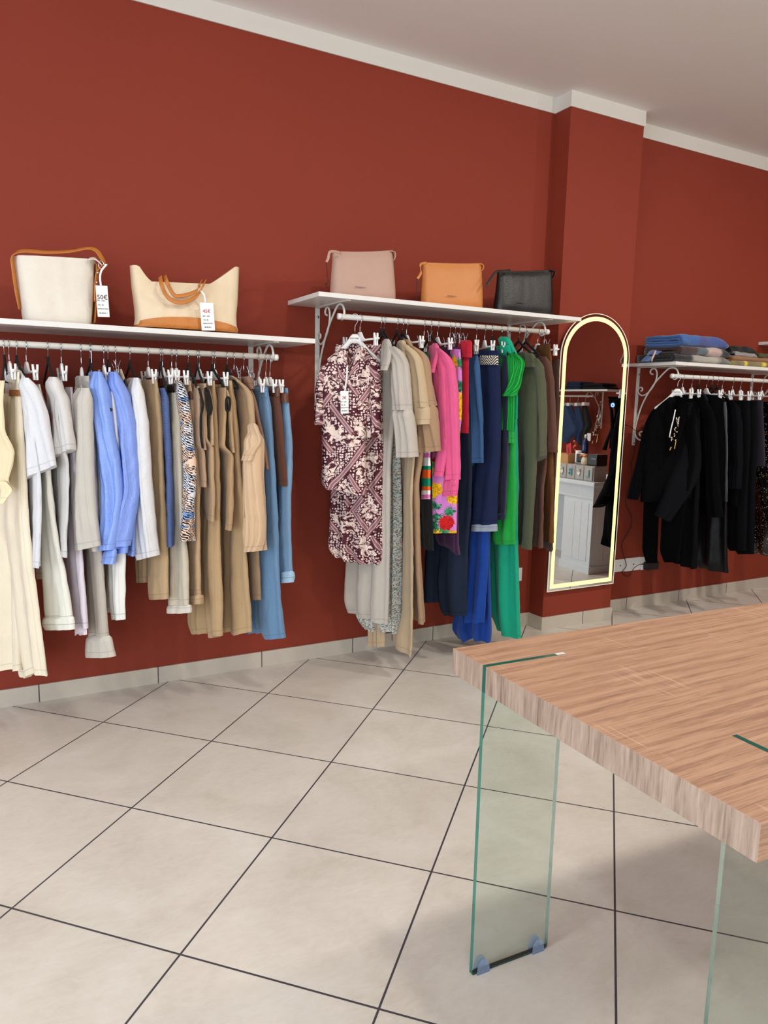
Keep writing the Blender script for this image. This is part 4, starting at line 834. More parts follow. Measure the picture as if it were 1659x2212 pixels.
garment('skirt', 'black skirt with soft folds left of the leather skirt', 'skirt', 'T', ('clip', 1496, (1508, 856)), 'black folded skirt', [
    ('skirt_panel', BK2, TY + .01, .24, .05, [(866, None, 1512), (1000, None, 1512), (1058, 1452, 1510), (1150, 1452, 1506), (1200, 1454, 1504), (1230, 1462, 1500)], dict(waves=((2.4, .018),)))])
garment('coat', 'plain black jacket right of the coat with brooches', 'jacket', 'T', ('velvet', 1511, (1530, 866)), 'plain black jacket', [
    ('body', BK, BY + .02, .30, .05, [(868, None, 1524), (905, None, 1540), (1000, None, 1546), (1060, 1505, 1548), (1118, 1509, 1554)], dict(waves=((1.5, .008),), rise=.04)),
    ('sleeve', BK, SY, .09, .06, [(858, 1512, 1520), (873, 1512, 1526), (890, 1518, 1537), (905, 1522, 1544), (950, 1526, 1546), (1000, 1528, 1548), (1060, 1532, 1550), (1118, 1538, 1556)], SW)])
garment('skirt', 'glossy black leather skirt', 'skirt', 'T', ('clip', 1528, (1560, 860)), 'glossy leather skirt', [
    ('skirt_panel', leather((12, 13, 17), 'leather_black_soft', .33, .22), TY + .0, .22, .05, [(862, None, 1566), (1000, None, 1568), (1100, 1512, 1570), (1180, 1506, 1571), (1226, 1502, 1572), (1238, 1512, 1572)], dict(waves=((1.7, .022),)))])
garment('jacket', 'black cardigan with thin grey edge beside the leather skirt', 'cardigan', 'T', ('velvet', 1539, (1565, 868)), 'black cardigan', [
    ('body', BK2, BY + .02, .30, .04, [(866, None, 1566), (880, None, 1570), (1000, None, 1572), (1085, None, 1570)], dict(waves=W1, rise=.04)),
    ('edge', fab((78, 78, 84)), BY + .012, .02, .012, [(868, 1564, 1568), (960, 1569, 1572), (1084, 1567, 1571)], dict(waves=()))])
garment('dress', 'black dress with curved shoulder, third from the right end', 'dress', 'T', ('velvet', 1551, (1580, 868)), 'black dress with curved shoulder', [
    ('body', BK3, BY + .03, .28, .05, [(868, None, 1580), (890, None, 1586), (1000, None, 1590), (1057, 1572, 1592)], dict(waves=W2, rise=.04)),
    ('sleeve', BK2, SY + .02, .08, .05, [(866, 1574, 1582), (880, 1578, 1592), (920, 1584, 1597), (1000, 1584, 1596), (1056, 1580, 1591)], SW)])
for i, (hk, fx, xr0, xr1, bot, nm) in enumerate([(1562, 1560, 1600, 1594, 1095, 'straight black trousers, first of the three beside the sequin skirt'), (1584.6, 1590, 1620, 1612, 1190, 'straight black trousers, second of the three beside the sequin skirt'), (1602, 1624, 1636, 1629, 1197, 'straight black trousers with visible pocket beside the sequin skirt')]):
    garment('trousers', nm, 'trousers', 'T', ('clip', hk, (fx, 862)), ['first straight black trousers', 'second straight black trousers', 'straight black trousers with pocket'][i], [
        ('front_leg', (BK, BK2, BK2)[i], TY + .0, .15, .04, [(866, None, xr0), (950, None, xr0 + 1), (1060, None, (xr0 + xr1) / 2), (bot - 6, xr1 - 40, xr1), (bot, xr1 - 34, xr1)], PW),
        ('back_leg', (BK, BK2, BK2)[i], TY + .17, .12, .04, [(866, None, xr0 - 24), (bot - 4, None, xr1 - 18)], PW)])
garment('top', 'short dark aubergine top at the right edge above the sequins', 'top', 'T', ('clip', 1624.6, (1642, 862)), 'dark aubergine top', [
    ('body', fab((30, 26, 38)), BY + .04, .24, .04, [(864, None, 1648), (950, None, 1652), (1008, None, 1654)], SW)])
garment('skirt', 'black sequin skirt at the right edge', 'skirt', 'T', ('clip', 1648, (1662, 864)), 'black sequin skirt', [
    ('skirt_panel', F_SEQ, TY + .02, .26, .05, [(868, None, 1672), (1000, None, 1676), (1120, 1630, 1682), (1196, 1618, 1690), (1206, 1626, 1690)], dict(waves=((2.2, .016),)))])

# ------------------------------------------------------------ handbags
def bagloft(name, g, mat, rows, Y, top=None, bot=None, ex=4.0, waves=(), M=22, N=18, wrinkle=0.003, smooth_rows=True):
    rr = []
    for i, (yl, xl, yr, xr, t) in enumerate(rows):
        L, R = aty(xl, yl, Y), aty(xr, yr, Y); rr.append((float(i), L.x, L.y, L.z, R.x, R.y, R.z, t))
    secs = [(V(r[1:4]), V(r[4:7]), r[7]) for r in resample(rr, N)]; SEED[0] += 1
    return loft(name, secs, mat, g, M=M, ex=ex, waves=waves, top=top, bot=bot, seed=SEED[0], wrinkle=wrinkle, grow=False)
BAGY = 3.19
L_CREAM, L_CREAM2 = leather((226, 218, 204), 'leather_off_white', .5), leather((228, 208, 176), 'leather_cream', .5)
L_MAUVE, L_CARAMEL, L_BLACK = leather((182, 148, 132), 'leather_mauve', .45), leather((198, 126, 64), 'leather_caramel', .42), leather((16, 16, 18), 'leather_black', .36)
g = thing('bucket_bag', aty(120, 694, BAGY), 'off-white leather bucket bag with tan shoulder strap and hang tag', 'handbag', 'bags on the shelves')
bagloft('body', g, L_CREAM, [(554, 31, 563, 206, .085), (570, 32, 578, 206, .10), (620, 39, 628, 204, .13), (660, 44, 670, 202, .15), (688, 48, 696, 200, .15), (697, 51, 703, 197, .14)], BAGY)
bagloft('side_panel', g, L_TAN, [(572, 204, 575, 209, .09), (640, 203, 642, 208, .11), (698, 199, 700, 203, .12)], BAGY + .01, ex=3)
tube('strap', [aty(x, y, z) for x, y, z in [(44, 668, 3.18), (36, 630, 3.17), (29, 580, 3.17), (27, 558, 3.17), (34, 547, 3.17), (55, 542, 3.18), (100, 545, 3.19), (150, 543, 3.19), (190, 536, 3.18), (208, 541, 3.16), (219, 556, 3.14), (224, 568, 3.13), (218, 577, 3.12), (210, 590, 3.11), (207, 615, 3.105), (206, 652, 3.105)]], .004, L_TAN, g, 8, 5, (V((0.45, .75, .55)), .024, .004))
tube('buckle_tab', [aty(x, y, z) for x, y, z in [(192, 559, 3.14), (204, 559, 3.125), (214, 566, 3.12), (221, 574, 3.115)]], .004, L_CREAM, g, 8, 5, (V((0, 1, .4)), .026, .004))
for x, y in ((211, 589), (209, 610)): p = aty(x, y, 3.10); tube('stud', [p, p + V((-.002, -.005, 0))], .0045, M_CHROME, g, 10)
p = aty(219, 573, 3.11); tube('buckle', [p + V((.010 * cos(a), 0, .016 * sin(a))) for a in [i * 2 * pi / 16 for i in range(17)]], .002, M_CHROME, g, 6)
hang_tag(g, [(224, 572, 3.10), (230, 571, 3.09), (219, 585, 3.10), (216, 600, 3.10), (218, 617, 3.10)], (219, 617, 3.098), .044, .118, [('50€', .024, 0, -.052, M_INK)] + TAGL('50€', .044, .118, M_INK)[1:], -.04)
g = thing('tote_bag', aty(400, 712, BAGY), 'cream leather tote with tan base, drooping tan handles and price tag', 'handbag', 'bags on the shelves')
def ears(s):
    a = .062 * (1 - min(1, max(0, (s - .07) / .11))) ** 1.3; b = .078 * min(1, max(0, (s - .70) / .25)) ** 1.1; return a + b
bagloft('body', g, L_CREAM2, [(608, 281, 618, 517, .055), (620, 283, 632, 515, .08), (645, 287, 660, 513, .11), (670, 290, 685, 510, .14), (690, 291, 705, 510, .15), (702, 289, 718, 514, .14)], BAGY, top=ears, M=40, N=28, ex=3.4)
bagloft('base_panel', g, L_TAN, [(697, 292, 712, 509, .158), (701, 291, 716, 511, .172), (707, 288, 721, 513, .16)], BAGY, top=lambda s: .030 * max(0, sin(pi * s)) ** .7, M=40, N=14, ex=3.4)
for dz, pts in ((0, [(346, 597), (349, 614), (358, 636), (374, 650), (395, 653), (416, 645), (432, 630), (441, 612), (444, 607)]), (.012, [(356, 596), (360, 608), (367, 624), (377, 638), (392, 639), (410, 635), (424, 628), (431, 615), (435, 607)])):
    tube('handle', [aty(x, y, 3.10 + dz + (.05 if i in (0, len(pts) - 1) else 0)) for i, (x, y) in enumerate(pts)], .004, L_TAN, g, 8, 5, (V((0.5, .35, .8)), .017, .005))
hang_tag(g, [(434, 628, 3.085), (437, 631, 3.08), (442, 640, 3.08), (444, 654, 3.085)], (446, 654, 3.085), .056, .112, TAGL('45€', .056, .112, M_RED), -.06)
def pouch(label, mat, rows, extra, sag, logo):
    g = thing('zip_pouch', aty((rows[-1][1] + rows[-1][3]) / 2, rows[-1][0], BAGY), label, 'pouch', 'bags on the shelves')
    b = bagloft('body', g, mat, rows, BAGY - .03, top=lambda s: -sag * sin(pi * s), ex=3.6, M=26, wrinkle=.0012, waves=((.8, .003),))
    (yl, xl, yr, xr, t) = rows[0]
    L, R = aty(xl, yl, BAGY - .03), aty(xr, yr, BAGY - .03)
    tube('zip_edge', [L + (R - L) * (i / 16) + V((0, 0, .001 - sag * sin(pi * i / 16))) for i in range(17)], .005, mat, g, 8)
    tube('side_loop', [aty(x, y, z) for x, y, z in extra[0]], .004, mat, g, 8, 4, (V((0, 1, 0)), .016, .004))
    tube('zip_pull', [aty(x, y, z) for x, y, z in extra[1]], .003, mat, g, 8, 4, (V((0, .4, 1)), .012, .004))
    if len(extra) > 2: tube('zip_cord', [aty(x, y, z) for x, y, z in extra[2]], .0016, M_INK, g, 6, 4)
    p0, p1 = aty(logo[0], logo[1], BAGY - .03 - t), aty(logo[2], logo[3], BAGY - .03 - t)
    text('logo_stamp', 'GIANNINOTTI', .0085, plain('logo_' + mat.name, tuple(int(255 * (x ** (1 / 2.2))) for x in lin((70, 56, 50))[:3]), .5), (aty(logo[0], logo[1], BAGY - .03 - .049)), V((1, 0, 0)), V((0, 0, 1)), g)
pouch('mauve leather zip pouch, leftmost on the higher shelf', L_MAUVE, [(545, 718, 543, 848, .02), (560, 718, 560, 850, .045), (600, 715, 605, 852, .075), (632, 713, 640, 853, .09), (641, 713, 652, 853, .085)],
      ([(843, 543, 3.15), (852, 545, 3.15), (853, 555, 3.15), (849, 563, 3.15)], [(736, 546, 3.12), (722, 543, 3.11), (712, 545, 3.10), (709, 558, 3.09), (705, 566, 3.09)], [(705, 568, 3.09), (707, 590, 3.09), (708, 612, 3.09), (702, 613, 3.08), (709, 622, 3.08)]), .005, (778, 622, 788, 623))
pouch('caramel leather zip pouch, middle of the three', L_CARAMEL, [(569, 914, 571, 1041, .02), (585, 913, 587, 1041, .045), (620, 911, 628, 1041, .075), (648, 910, 658, 1040, .09), (660, 910, 670, 1040, .085)],
      ([(1036, 571, 3.15), (1043, 573, 3.15), (1043, 580, 3.15), (1040, 585, 3.15)], [(922, 568, 3.12), (912, 569, 3.11), (908, 574, 3.10), (909, 590, 3.10), (902, 602, 3.09)], [(901, 602, 3.09), (900, 625, 3.09), (900, 651, 3.09)]), .003, (976, 641, 984, 642))
pouch('black leather zip pouch at the right of the higher shelf', L_BLACK, [(588, 1074, 585, 1193, .02), (600, 1073, 598, 1193, .045), (635, 1070, 638, 1192, .075), (660, 1067, 668, 1191, .09), (672, 1067, 682, 1190, .085)],
      ([(1188, 584, 3.15), (1197, 586, 3.15), (1197, 594, 3.15), (1193, 600, 3.15)], [(1102, 584, 3.12), (1085, 586, 3.11), (1072, 587, 3.10), (1060, 602, 3.09), (1050, 619, 3.08)]), .003, (1128, 655, 1136, 656))

# ------------------------------------------------------------ scarves and folded knits on the right shelf
def fold_mesh(x0, x1, yf, depth, z0, h, seed, inner=True, lump=.004, nx=26):
    rnd = random.Random(seed); o = rnd.random() * 40; vs, fs, uv = [], [], []
    def sheet(yfr, zb, zt, th):
        r = (zt - zb - th) / 2; zc = (zb + zt) / 2; path = []
        n = 10
        for i in range(n): path.append((yfr + r + depth * (1 - i / n), zc - r, 0, -1))
        for i in range(13):
            a = -pi / 2 - pi * i / 12; path.append((yfr + r + th / 2 + r * cos(a) - 0, zc + r * sin(a), cos(a), sin(a)))
        for i in range(1, n + 1): path.append((yfr + r + depth * i / n, zc + r, 0, 1))
        m = len(path); k0 = len(vs)
        for ix in range(nx + 1):
            s = ix / nx; x = x0 + (x1 - x0) * s; sh = 1 - .06 * max(0, (abs(2 * s - 1) - .8) / .2) ** 2 - .42 * max(0, (s - .86) / .14) ** 2.4
            for side in (1, -1):
                for j in (range(m) if side == 1 else reversed(range(m))):
                    y, z, ny, nz = path[j]; q = noise.noise(V((x * 14 + o, j * .22, o))) * lump
                    vs.append(V((x, y + ny * side * th / 2 + q * ny, zb + (z + nz * side * th / 2 - zb) * sh + q * abs(nz)))); uv.append((s, j / m))
        M2 = 2 * m
        for ix in range(nx):
            for j in range(M2): a = k0 + ix * M2; fs.append([a + j, a + M2 + j, a + M2 + (j + 1) % M2, a + (j + 1) % M2])
        for ix in (0, nx):
            a = k0 + ix * M2
            for j in range(m - 1): fs.append([a + j, a + j + 1, a + M2 - 2 - j, a + M2 - 1 - j] if ix == 0 else [a + M2 - 1 - j, a + M2 - 2 - j, a + j + 1, a + j])
    th = h * (.26 if inner else .48); sheet(yf, z0, z0 + h, th)
    if inner: sheet(yf + th * 1.15, z0 + th, z0 + h - th, (h - 2 * th) * .47)
    return vs, fs, uv
def m_scarf(name, stops, fuzz=1.0):
    k = NT(name); uv = k.coord('UV'); x, y, _ = k.sep(uv); o = k.coord()
    nz = k.noise(o, 90, 3); f = k.math('ADD', x, k.math('MULTIPLY', k.math('SUBTRACT', nz, .5), .05))
    c = k.ramp(f, stops); c = k.mix(k.math('MULTIPLY', k.noise(k.mapv(o, (30, 200, 200)), 4, 3), .35), c, lin((20, 20, 26)))
    k.base(c, 1, 0, .1); k.b.inputs['Sheen Weight'].default_value = .35; k.bump(nz, .8, .004); return k.m
def fold(name, label, cat, mat, px0, px1, z0, h, seed, yf=3.06, depth=.26, grp='folded scarves and knits', inner=True, lump=.004):
    x0 = aty(px0, 770, yf).x; x1 = aty(px1, 770, yf).x
    v, f, u = fold_mesh(x0, x1, yf, depth, z0, h, seed, inner, lump); o = emit(name, v, f, mat, None, V(((x0 + x1) / 2, yf + depth / 2, z0)), u); return tag(o, label, cat, grp)
ZT = ZST + .02
fold('folded_scarf', 'dark grey and off-white checked scarf at the bottom of the pile', 'scarf', m_scarf('wool_grey_check', [(0, (26, 26, 28)), (.30, (40, 40, 42)), (.36, (168, 164, 156)), (.75, (184, 178, 166)), (.85, (110, 108, 100)), (1, (150, 146, 138))]), 1455, 1580, ZT + .001, .046, 1, lump=.007)
fold('folded_scarf', 'brown, teal and pale pink checked scarf in the middle of the pile', 'scarf', m_scarf('wool_brown_check', [(0, (62, 46, 46)), (.32, (78, 56, 56)), (.36, (96, 108, 116)), (.52, (98, 110, 118)), (.56, (206, 176, 168)), (.80, (200, 172, 166)), (.86, (48, 50, 56)), (1, (40, 42, 48))]), 1470, 1577, ZT + .047, .050, 2, lump=.007)
sc = fold('folded_scarf', 'blue wool scarf on top of the pile with its end hanging left', 'scarf', m_scarf('wool_blue', [(0, (62, 104, 168)), (.3, (66, 104, 172)), (.42, (78, 84, 148)), (.7, (70, 92, 158)), (1, (60, 84, 152))]), 1472, 1572, ZT + .097, .066, 3, lump=.010)
piece('hanging_end', sc, MATS.setdefault('wool_blue_end', m_scarf('wool_blue_end', [(0, (70, 112, 176)), (1, (40, 56, 110))])), 3.20, .10, .022, [(742, 1434, 1474), (747, 1418, 1458), (755, 1404, 1438), (768, 1394, 1416), (781, 1386, 1398)], waves=((1.4, .008),))
tube('tassel', [aty(x, y, 3.14) for x, y in [(1416, 758), (1413, 766), (1409, 774), (1408, 781)]], [.006, .005, .005, .004] , plain('pink_wool', (206, 170, 158), .95), sc, 8)
fold('folded_scarf', 'olive and yellow striped fabric at the bottom of the second pile', 'scarf', m_scarf('cotton_olive_yellow', [(0, (150, 140, 70)), (.12, (120, 104, 70)), (.22, (150, 136, 80)), (.24, (238, 206, 60)), (.27, (238, 206, 60)), (.29, (130, 112, 76)), (.52, (150, 136, 80)), (.55, (238, 206, 60)), (.59, (238, 206, 60)), (.62, (130, 112, 76)), (1, (150, 138, 80))]), 1581, 1705, ZT + .001, .032, 4, 3.07, .24)
fold('folded_sweater', 'tan brown knit lying on the olive striped fabric', 'sweater', fab((150, 106, 74), .98), 1584, 1700, ZT + .034, .030, 5, 3.09, .22, inner=False, lump=.010)
fold('folded_sweater', 'light grey ribbed knit on the tan brown one', 'sweater', fab((150, 146, 146), .98), 1590, 1637, ZT + .060, .030, 6, 3.10, .18, inner=False, lump=.012)
fold('folded_sweater', 'black knit on top of the light grey one', 'sweater', fab((16, 15, 16), .98), 1577, 1633, ZT + .088, .036, 7, 3.12, .18, inner=False, lump=.014)
fold('folded_sweater', 'dark olive knit at the right edge beside the grey knit', 'sweater', fab((74, 72, 38), .98), 1640, 1700, ZT + .062, .034, 8, 3.12, .2, inner=False, lump=.012)

# ------------------------------------------------------------ lit arched mirror
MXC, MHW, MZ0, MZS, MZR = 3.168, .270, .245, 1.640, .250
def arch(d, n=40):
    hw, zr = MHW - d, MZR - d
    return [(MXC - hw, MZ0 + d), (MXC + hw, MZ0 + d)] + [(MXC + hw * cos(pi * i / n), MZS + zr * sin(pi * i / n)) for i in range(n + 1)]
def arch_solid(name, d, y0, y1, mat, g):
    a = arch(d); n = len(a); vs = [V((x, y0, z)) for x, z in a] + [V((x, y1, z)) for x, z in a]
    fs = [list(range(n)), [n + i for i in range(n)][::-1]] + [[i, n + i, n + (i + 1) % n, (i + 1) % n] for i in range(n)]
    return emit(name, vs, fs, mat, g, smooth=False)
def arch_ring(name, d0, d1, y0, y1, mat, g):
    a, b = arch(d0), arch(d1); n = len(a); vs = []
    for y in (y0, y1):
        vs += [V((x, y, z)) for x, z in a] + [V((x, y, z)) for x, z in b]
    fs = []
    for i in range(n):
        j = (i + 1) % n
        fs += [[i, j, n + j, n + i], [2 * n + j, 2 * n + i, 3 * n + i, 3 * n + j], [i, 2 * n + i, 2 * n + j, j], [n + j, 3 * n + j, 3 * n + i, n + i]]
    return emit(name, vs, fs, mat, g, smooth=False)
kM = NT('mirror_silver'); kM.base((.86, .86, .86, 1), .0, 1.0); kM.t.nodes['Principled BSDF'].inputs['Roughness'].default_value = .01
g = thing('wall_mirror', (MXC, YM + .02, MZ0), 'tall arched mirror with glowing light strip on the pillar', 'mirror')
arch_solid('backing', .012, YM + .004, WALL - COLD - .002, plain('mirror_backing', (70, 66, 64), .5), g)
arch_solid('mirror_glass', 0.0, YM, YM + .004, kM.m, g)
arch_ring('glass_rim', -.0015, .0022, YM - .001, YM + .0045, emis('mirror_rim', (232, 226, 206), .35), g)
arch_ring('light_strip', .017, .042, YM - .0008, YM + .0005, emis('mirror_light_strip', (255, 232, 158), 1.15), g)
pc = aty(1324, 875, YM - .002)
tube('touch_button', [pc + V((.0105 * cos(a), 0, .0105 * sin(a))) for a in [i * 2 * pi / 24 for i in range(25)]], .0028, emis('touch_button_light', (120, 160, 255), 2.0), g, 6)
tube('touch_symbol', [pc + V((0, 0, .002)), pc + V((0, 0, .010))], .002, emis('touch_button_light', (120, 160, 255), 2.0), g, 6)
# lead, sockets, adapter
tube_o = tube('power_cable', [aty(x, y, WALL - q) for x, y, q in [(1346, 913, .12), (1352, 918, .10), (1362, 922, .06), (1372, 930, .03), (1384, 934, .03), (1377, 950, .02), (1370, 968, .01), (1369, 985, .01), (1363, 1000, .008), (1365, 1020, .008), (1361, 1045, .008), (1354, 1066, .008), (1352, 1090, .008), (1362, 1110, .008), (1365, 1131, .008), (1356, 1152, .008), (1343, 1176, .008), (1349, 1205, .018), (1353, 1222, .02), (1344, 1236, .012), (1355, 1245, .012), (1362, 1240, .014), (1369, 1228, .02), (1380, 1220, .03), (1392, 1218, .04)]], .0022, M_BLACKP, None, 6, 4)
tag(tube_o, 'thin black power cable running from mirror down the wall', 'cable')
def socket(label, x0, y0, x1, y1, outlet=True):
    a, b = aty(x0, y0, WALL), aty(x1, y1, WALL)
    s = thing('wall_socket', (a.x, WALL, b.z), label, 'socket', 'white wall sockets')
    lo, hi = V((a.x, WALL - .009, min(a.z, b.z))), V((b.x, WALL - .0005, max(a.z, b.z)))
    box('cover_plate', lo, hi, M_WPLAST, s, .002)
    c = (lo + hi) / 2; w = (hi.x - lo.x)
    if outlet:
        box('insert', (c.x - w * .26, WALL - .0115, c.z - .022), (c.x + w * .26, WALL - .009, c.z + .022), M_WPLAST, s, .001)
        tube('keyhole', [V((c.x, WALL - .0122, c.z)), V((c.x, WALL - .0112, c.z))], .0055, M_INK, s, 12)
socket('white wall socket closest to the mirror edge', 1327, 1209, 1347.5, 1233)
socket('white wall socket in the middle of the row, cable in front', 1350, 1206, 1381, 1230)
socket('white wall socket holding the black power adapter', 1384, 1203, 1413, 1227)
socket('white wall plate beside the teal dress hem', 1113, 1227, 1125, 1254, False)
a, b = aty(1387, 1214, WALL), aty(1409, 1225, WALL)
pa = thing('power_adapter', (a.x, WALL - .03, b.z), 'black power adapter plugged into the right-hand socket', 'adapter')
box('body', (a.x, WALL - .055, b.z - .004), (b.x, WALL - .0125, a.z + .004), M_BLACKP, pa, .004)
tube('cable_sleeve', [aty(1386, 1219, WALL - .045), aty(1391, 1218, WALL - .045)], .004, M_BLACKP, pa, 8)

# ------------------------------------------------------------ table
def m_wood():
    k = NT('sonoma_oak_laminate'); o = k.coord(); geo = k.n('ShaderNodeNewGeometry'); nx, ny, nz = k.sep(geo.outputs['True Normal'])
    endf = k.step(k.math('ABSOLUTE', nx), .6, .7)
    w = k.noise(k.mapv(o, (1.2, 3, 3)), 2.2, 3, out=1)
    p = k.mix(0.022, o, w, 'ADD')
    g1 = k.noise(k.mapv(p, (1.3, 60, 60)), 1.8, 7, .72); g2 = k.noise(k.mapv(p, (7, 330, 330)), 1.4, 3, .6)
    wv = k.n('ShaderNodeTexWave', wave_type='BANDS', bands_direction='Y'); k.put(wv.inputs['Vector'], k.mapv(p, (.28, 5.0, 5))); wv.inputs['Scale'].default_value = 1.6; wv.inputs['Distortion'].default_value = 3.5; wv.inputs['Detail'].default_value = 3; wv.inputs['Detail Scale'].default_value = 1.2
    wf = [s for s in wv.outputs if s.name in ('Factor', 'Fac')][0]
    f = k.math('ADD', k.math('ADD', k.math('MULTIPLY', g1, .52), k.math('MULTIPLY', g2, .34)), k.math('MULTIPLY', wf, .06))
    top = k.ramp(f, [(.36, (146, 110, 88)), (.47, (182, 143, 116)), (.58, (196, 158, 131)), (.72, (210, 176, 150))])
    saw = k.math('MULTIPLY', k.step(k.noise(k.mapv(o, (240, 7, 7)), 1.0, 1), .60, .68), k.step(k.noise(o, 5, 2), .54, .64))
    top = k.mix(k.math('MULTIPLY', saw, .35), top, lin((232, 200, 172)))
    e1 = k.noise(k.mapv(k.mix(.04, o, w, 'ADD'), (30, 46, 4)), 1.4, 4, .6); e2 = k.noise(k.mapv(o, (200, 230, 12)), 1.2, 3)
    ef = k.math('ADD', k.math('MULTIPLY', e1, .62), k.math('MULTIPLY', e2, .38))
    edge = k.ramp(ef, [(.33, (122, 100, 85)), (.48, (162, 139, 122)), (.66, (186, 164, 148))])
    k.base(k.mix(endf, top, edge), .48, 0, .4); k.bump(f, .12, .001); return k.m
M_WOOD = m_wood()
def m_glass():
    k = NT('clear_glass'); k.t.nodes.remove(k.b); tr = k.n('ShaderNodeBsdfTransparent'); tr.inputs[0].default_value = (.905, .957, .937, 1)
    gl = k.n('ShaderNodeBsdfGlossy'); gl.inputs['Roughness'].default_value = .01; gl.inputs[0].default_value = (1, 1, 1, 1)
    lw = k.n('ShaderNodeLayerWeight'); fr = k.math('ADD', k.math('MULTIPLY', k.math('POWER', lw.outputs['Facing'], 4.0), .5), .025); mx = k.n('ShaderNodeMixShader')
    k.t.links.new(fr, mx.inputs[0]); k.t.links.new(tr.outputs[0], mx.inputs[1]); k.t.links.new(gl.outputs[0], mx.inputs[2]); k.t.links.new(mx.outputs[0], k.out.inputs[0]); return k.m
M_GLASS = m_glass()
def cup_vinyl():
    if 'clear_blue_vinyl' in MATS: return MATS['clear_blue_vinyl']
    k = NT('clear_blue_vinyl'); k.base(lin((186, 202, 226)), .15, 0, .6); tr = k.n('ShaderNodeBsdfTransparent'); tr.inputs[0].default_value = (.80, .87, .97, 1); mx = k.n('ShaderNodeMixShader'); mx.inputs[0].default_value = .2
    k.t.links.new(tr.outputs[0], mx.inputs[1]); k.t.links.new(k.b.outputs[0], mx.inputs[2]); k.t.links.new(mx.outputs[0], k.out.inputs[0]); MATS['clear_blue_vinyl'] = k.m; return k.m
kE = NT('glass_cut_edge'); kE.base(lin((52, 132, 118)), .12, 0, .6); kE.b.inputs['Transmission Weight'].default_value = .55; kE.b.inputs['IOR'].default_value = 1.3; M_GEDGE = kE.m
TBL = V((.949, 1.388, 0)); TEX = V((cos(radians(-2.7)), sin(radians(-2.7)), 0)); TEY = V((-.0198, -.9998, 0)); TW, TL, TH, TT = .809, 1.70, .772, .062
TP = lambda a, b, z: TBL + TEX * a + TEY * b + V((0, 0, z))
def tbox(name, a0, a1, b0, b1, z0, z1, mat, g, bevel=0.0):
    v, f = boxdata((a0, -b1, z0), (a1, -b0, z1), bevel); return emit(name, [TP(p.x, -p.y, p.z) for p in v], f, mat, g, smooth=False)
table = thing('table', TP(TL / 2, TW / 2, 0), 'oak-look table with thick top on clear glass leg panels', 'table')
tbox('tabletop', 0, TL, 0, TW, TH - TT, TH, M_WOOD, table, .0012)
def glass_leg(a0, a1, b0, b1):
    o = tbox('leg', a0, a1, b0, b1, .004, TH + .0004, M_GLASS, table, .0)
    o.data.materials.append(M_GEDGE); thin_a = (a1 - a0) < (b1 - b0)
    for p in o.data.polygons:
        n = p.normal; na = abs(n.dot(TEX)); nb = abs(n.dot(TEY))
        if (na > .7 and not thin_a) or (nb > .7 and thin_a) or abs(n.z) > .7: p.material_index = 1
    return o
LEGS = [(-.0004, .222, .125, .137), (.208, .220, TW - .212, TW + .0004), (TL - .222, TL + .0004, .125, .137), (TL - .220, TL - .208, TW - .212, TW + .0004)]
for i, q in enumerate(LEGS):
    lg = glass_leg(*q); a0, a1, b0, b1 = q
    if i in (0, 2):
        tbox('seal_strip', a0 + .004, a1 - .002, b0 + .002, b1 - .002, 0.0, .006, M_BLACKP, lg)
        M_CUP = cup_vinyl()
        for ca in (a0 + .030, a1 - .030):
            for bb in (b0 - .004, b1 + .001):
                vs = []
                for bz in (bb, bb + .003): vs += [TP(ca + .017 * math.copysign(abs(cos(pi * j / 14)) ** .8, cos(pi * j / 14)), bz, .002 + .034 * sin(pi * j / 14)) for j in range(15)]
                fs = [list(range(15)), [15 + j for j in range(15)][::-1]] + [[j, 15 + j, 15 + (j + 1) % 15, (j + 1) % 15] for j in range(15)]
                emit('glass_foot', vs, fs, M_CUP, lg, smooth=False)
            tbox('glass_foot', ca - .017, ca + .017, b0 - .004, b1 + .004, 0, .004, M_CUP, lg)
        tbox('slot_plug', a1 - .022, a1 + .002, b0 + .001, b1 - .001, TH - .002, TH + .0012, M_WPLAST, lg)
    else:
        tbox('seal_strip', a0 + .002, a1 - .002, b0 + .002, b1 - .004, 0.0, .006, M_BLACKP, lg)
for a in (.045, TL - .075):
    tbox('angle_bracket', a, a + .030, .137, .150, TH - TT - .026, TH - TT, M_CHROME, table, .001)

# ------------------------------------------------------------ what the mirror shows: counter and jeans wall at the far side
def mir(x, y, X): p = atx(x, y, X); return V((X, 2 * YM - p.y, p.z))
zq = lambda a, b, X: mir(1200 + a * 140 / 1548, 780 + b * 140 / 1548, X)
zp = lambda a, b, X: mir(1190 + a * 150 / 1037, 960 + b * 150 / 1037, X)
M_CWHITE = plain('white_painted_wood', (216, 222, 226), .5); M_DWOOD = plain('whitewashed_wood', (176, 172, 166), .7, var=.2)
ct = thing('counter', (4.5, 1.6, 0), 'white panelled shop counter seen in the mirror', 'counter')
box('counter_top', (4.19, .5, .722), (4.85, 2.28, .757), M_CWHITE, ct, .008)
box('apron', (4.228, .55, .615), (4.80, 2.242, .722), M_CWHITE, ct, .003)
for y0 in (1.90, .55):
    box('side_panel', (4.235, y0, .0), (4.80, y0 + .335, .62), M_CWHITE, ct, .002)
    box('plinth', (4.222, y0 - .012, 0), (4.815, y0 + .347, .060), M_CWHITE, ct, .002)
    for i in range(3): box('board', (4.232, y0 + .05 + i * .082, .10), (4.236, y0 + .130 + i * .082, .58), M_CWHITE, ct, .0012)
    for i in range(5): box('board', (4.29 + i * .09, y0 + .334, .10), (4.378 + i * .09, y0 + .338, .58), M_CWHITE, ct, .0012)
box('back_panel', (4.70, .85, 0), (4.74, 1.92, .70), M_CWHITE, ct)
db = thing('drawer_box', (4.28, 1.85, .757), 'whitewashed drawer box with teal letters on the counter', 'drawer box')
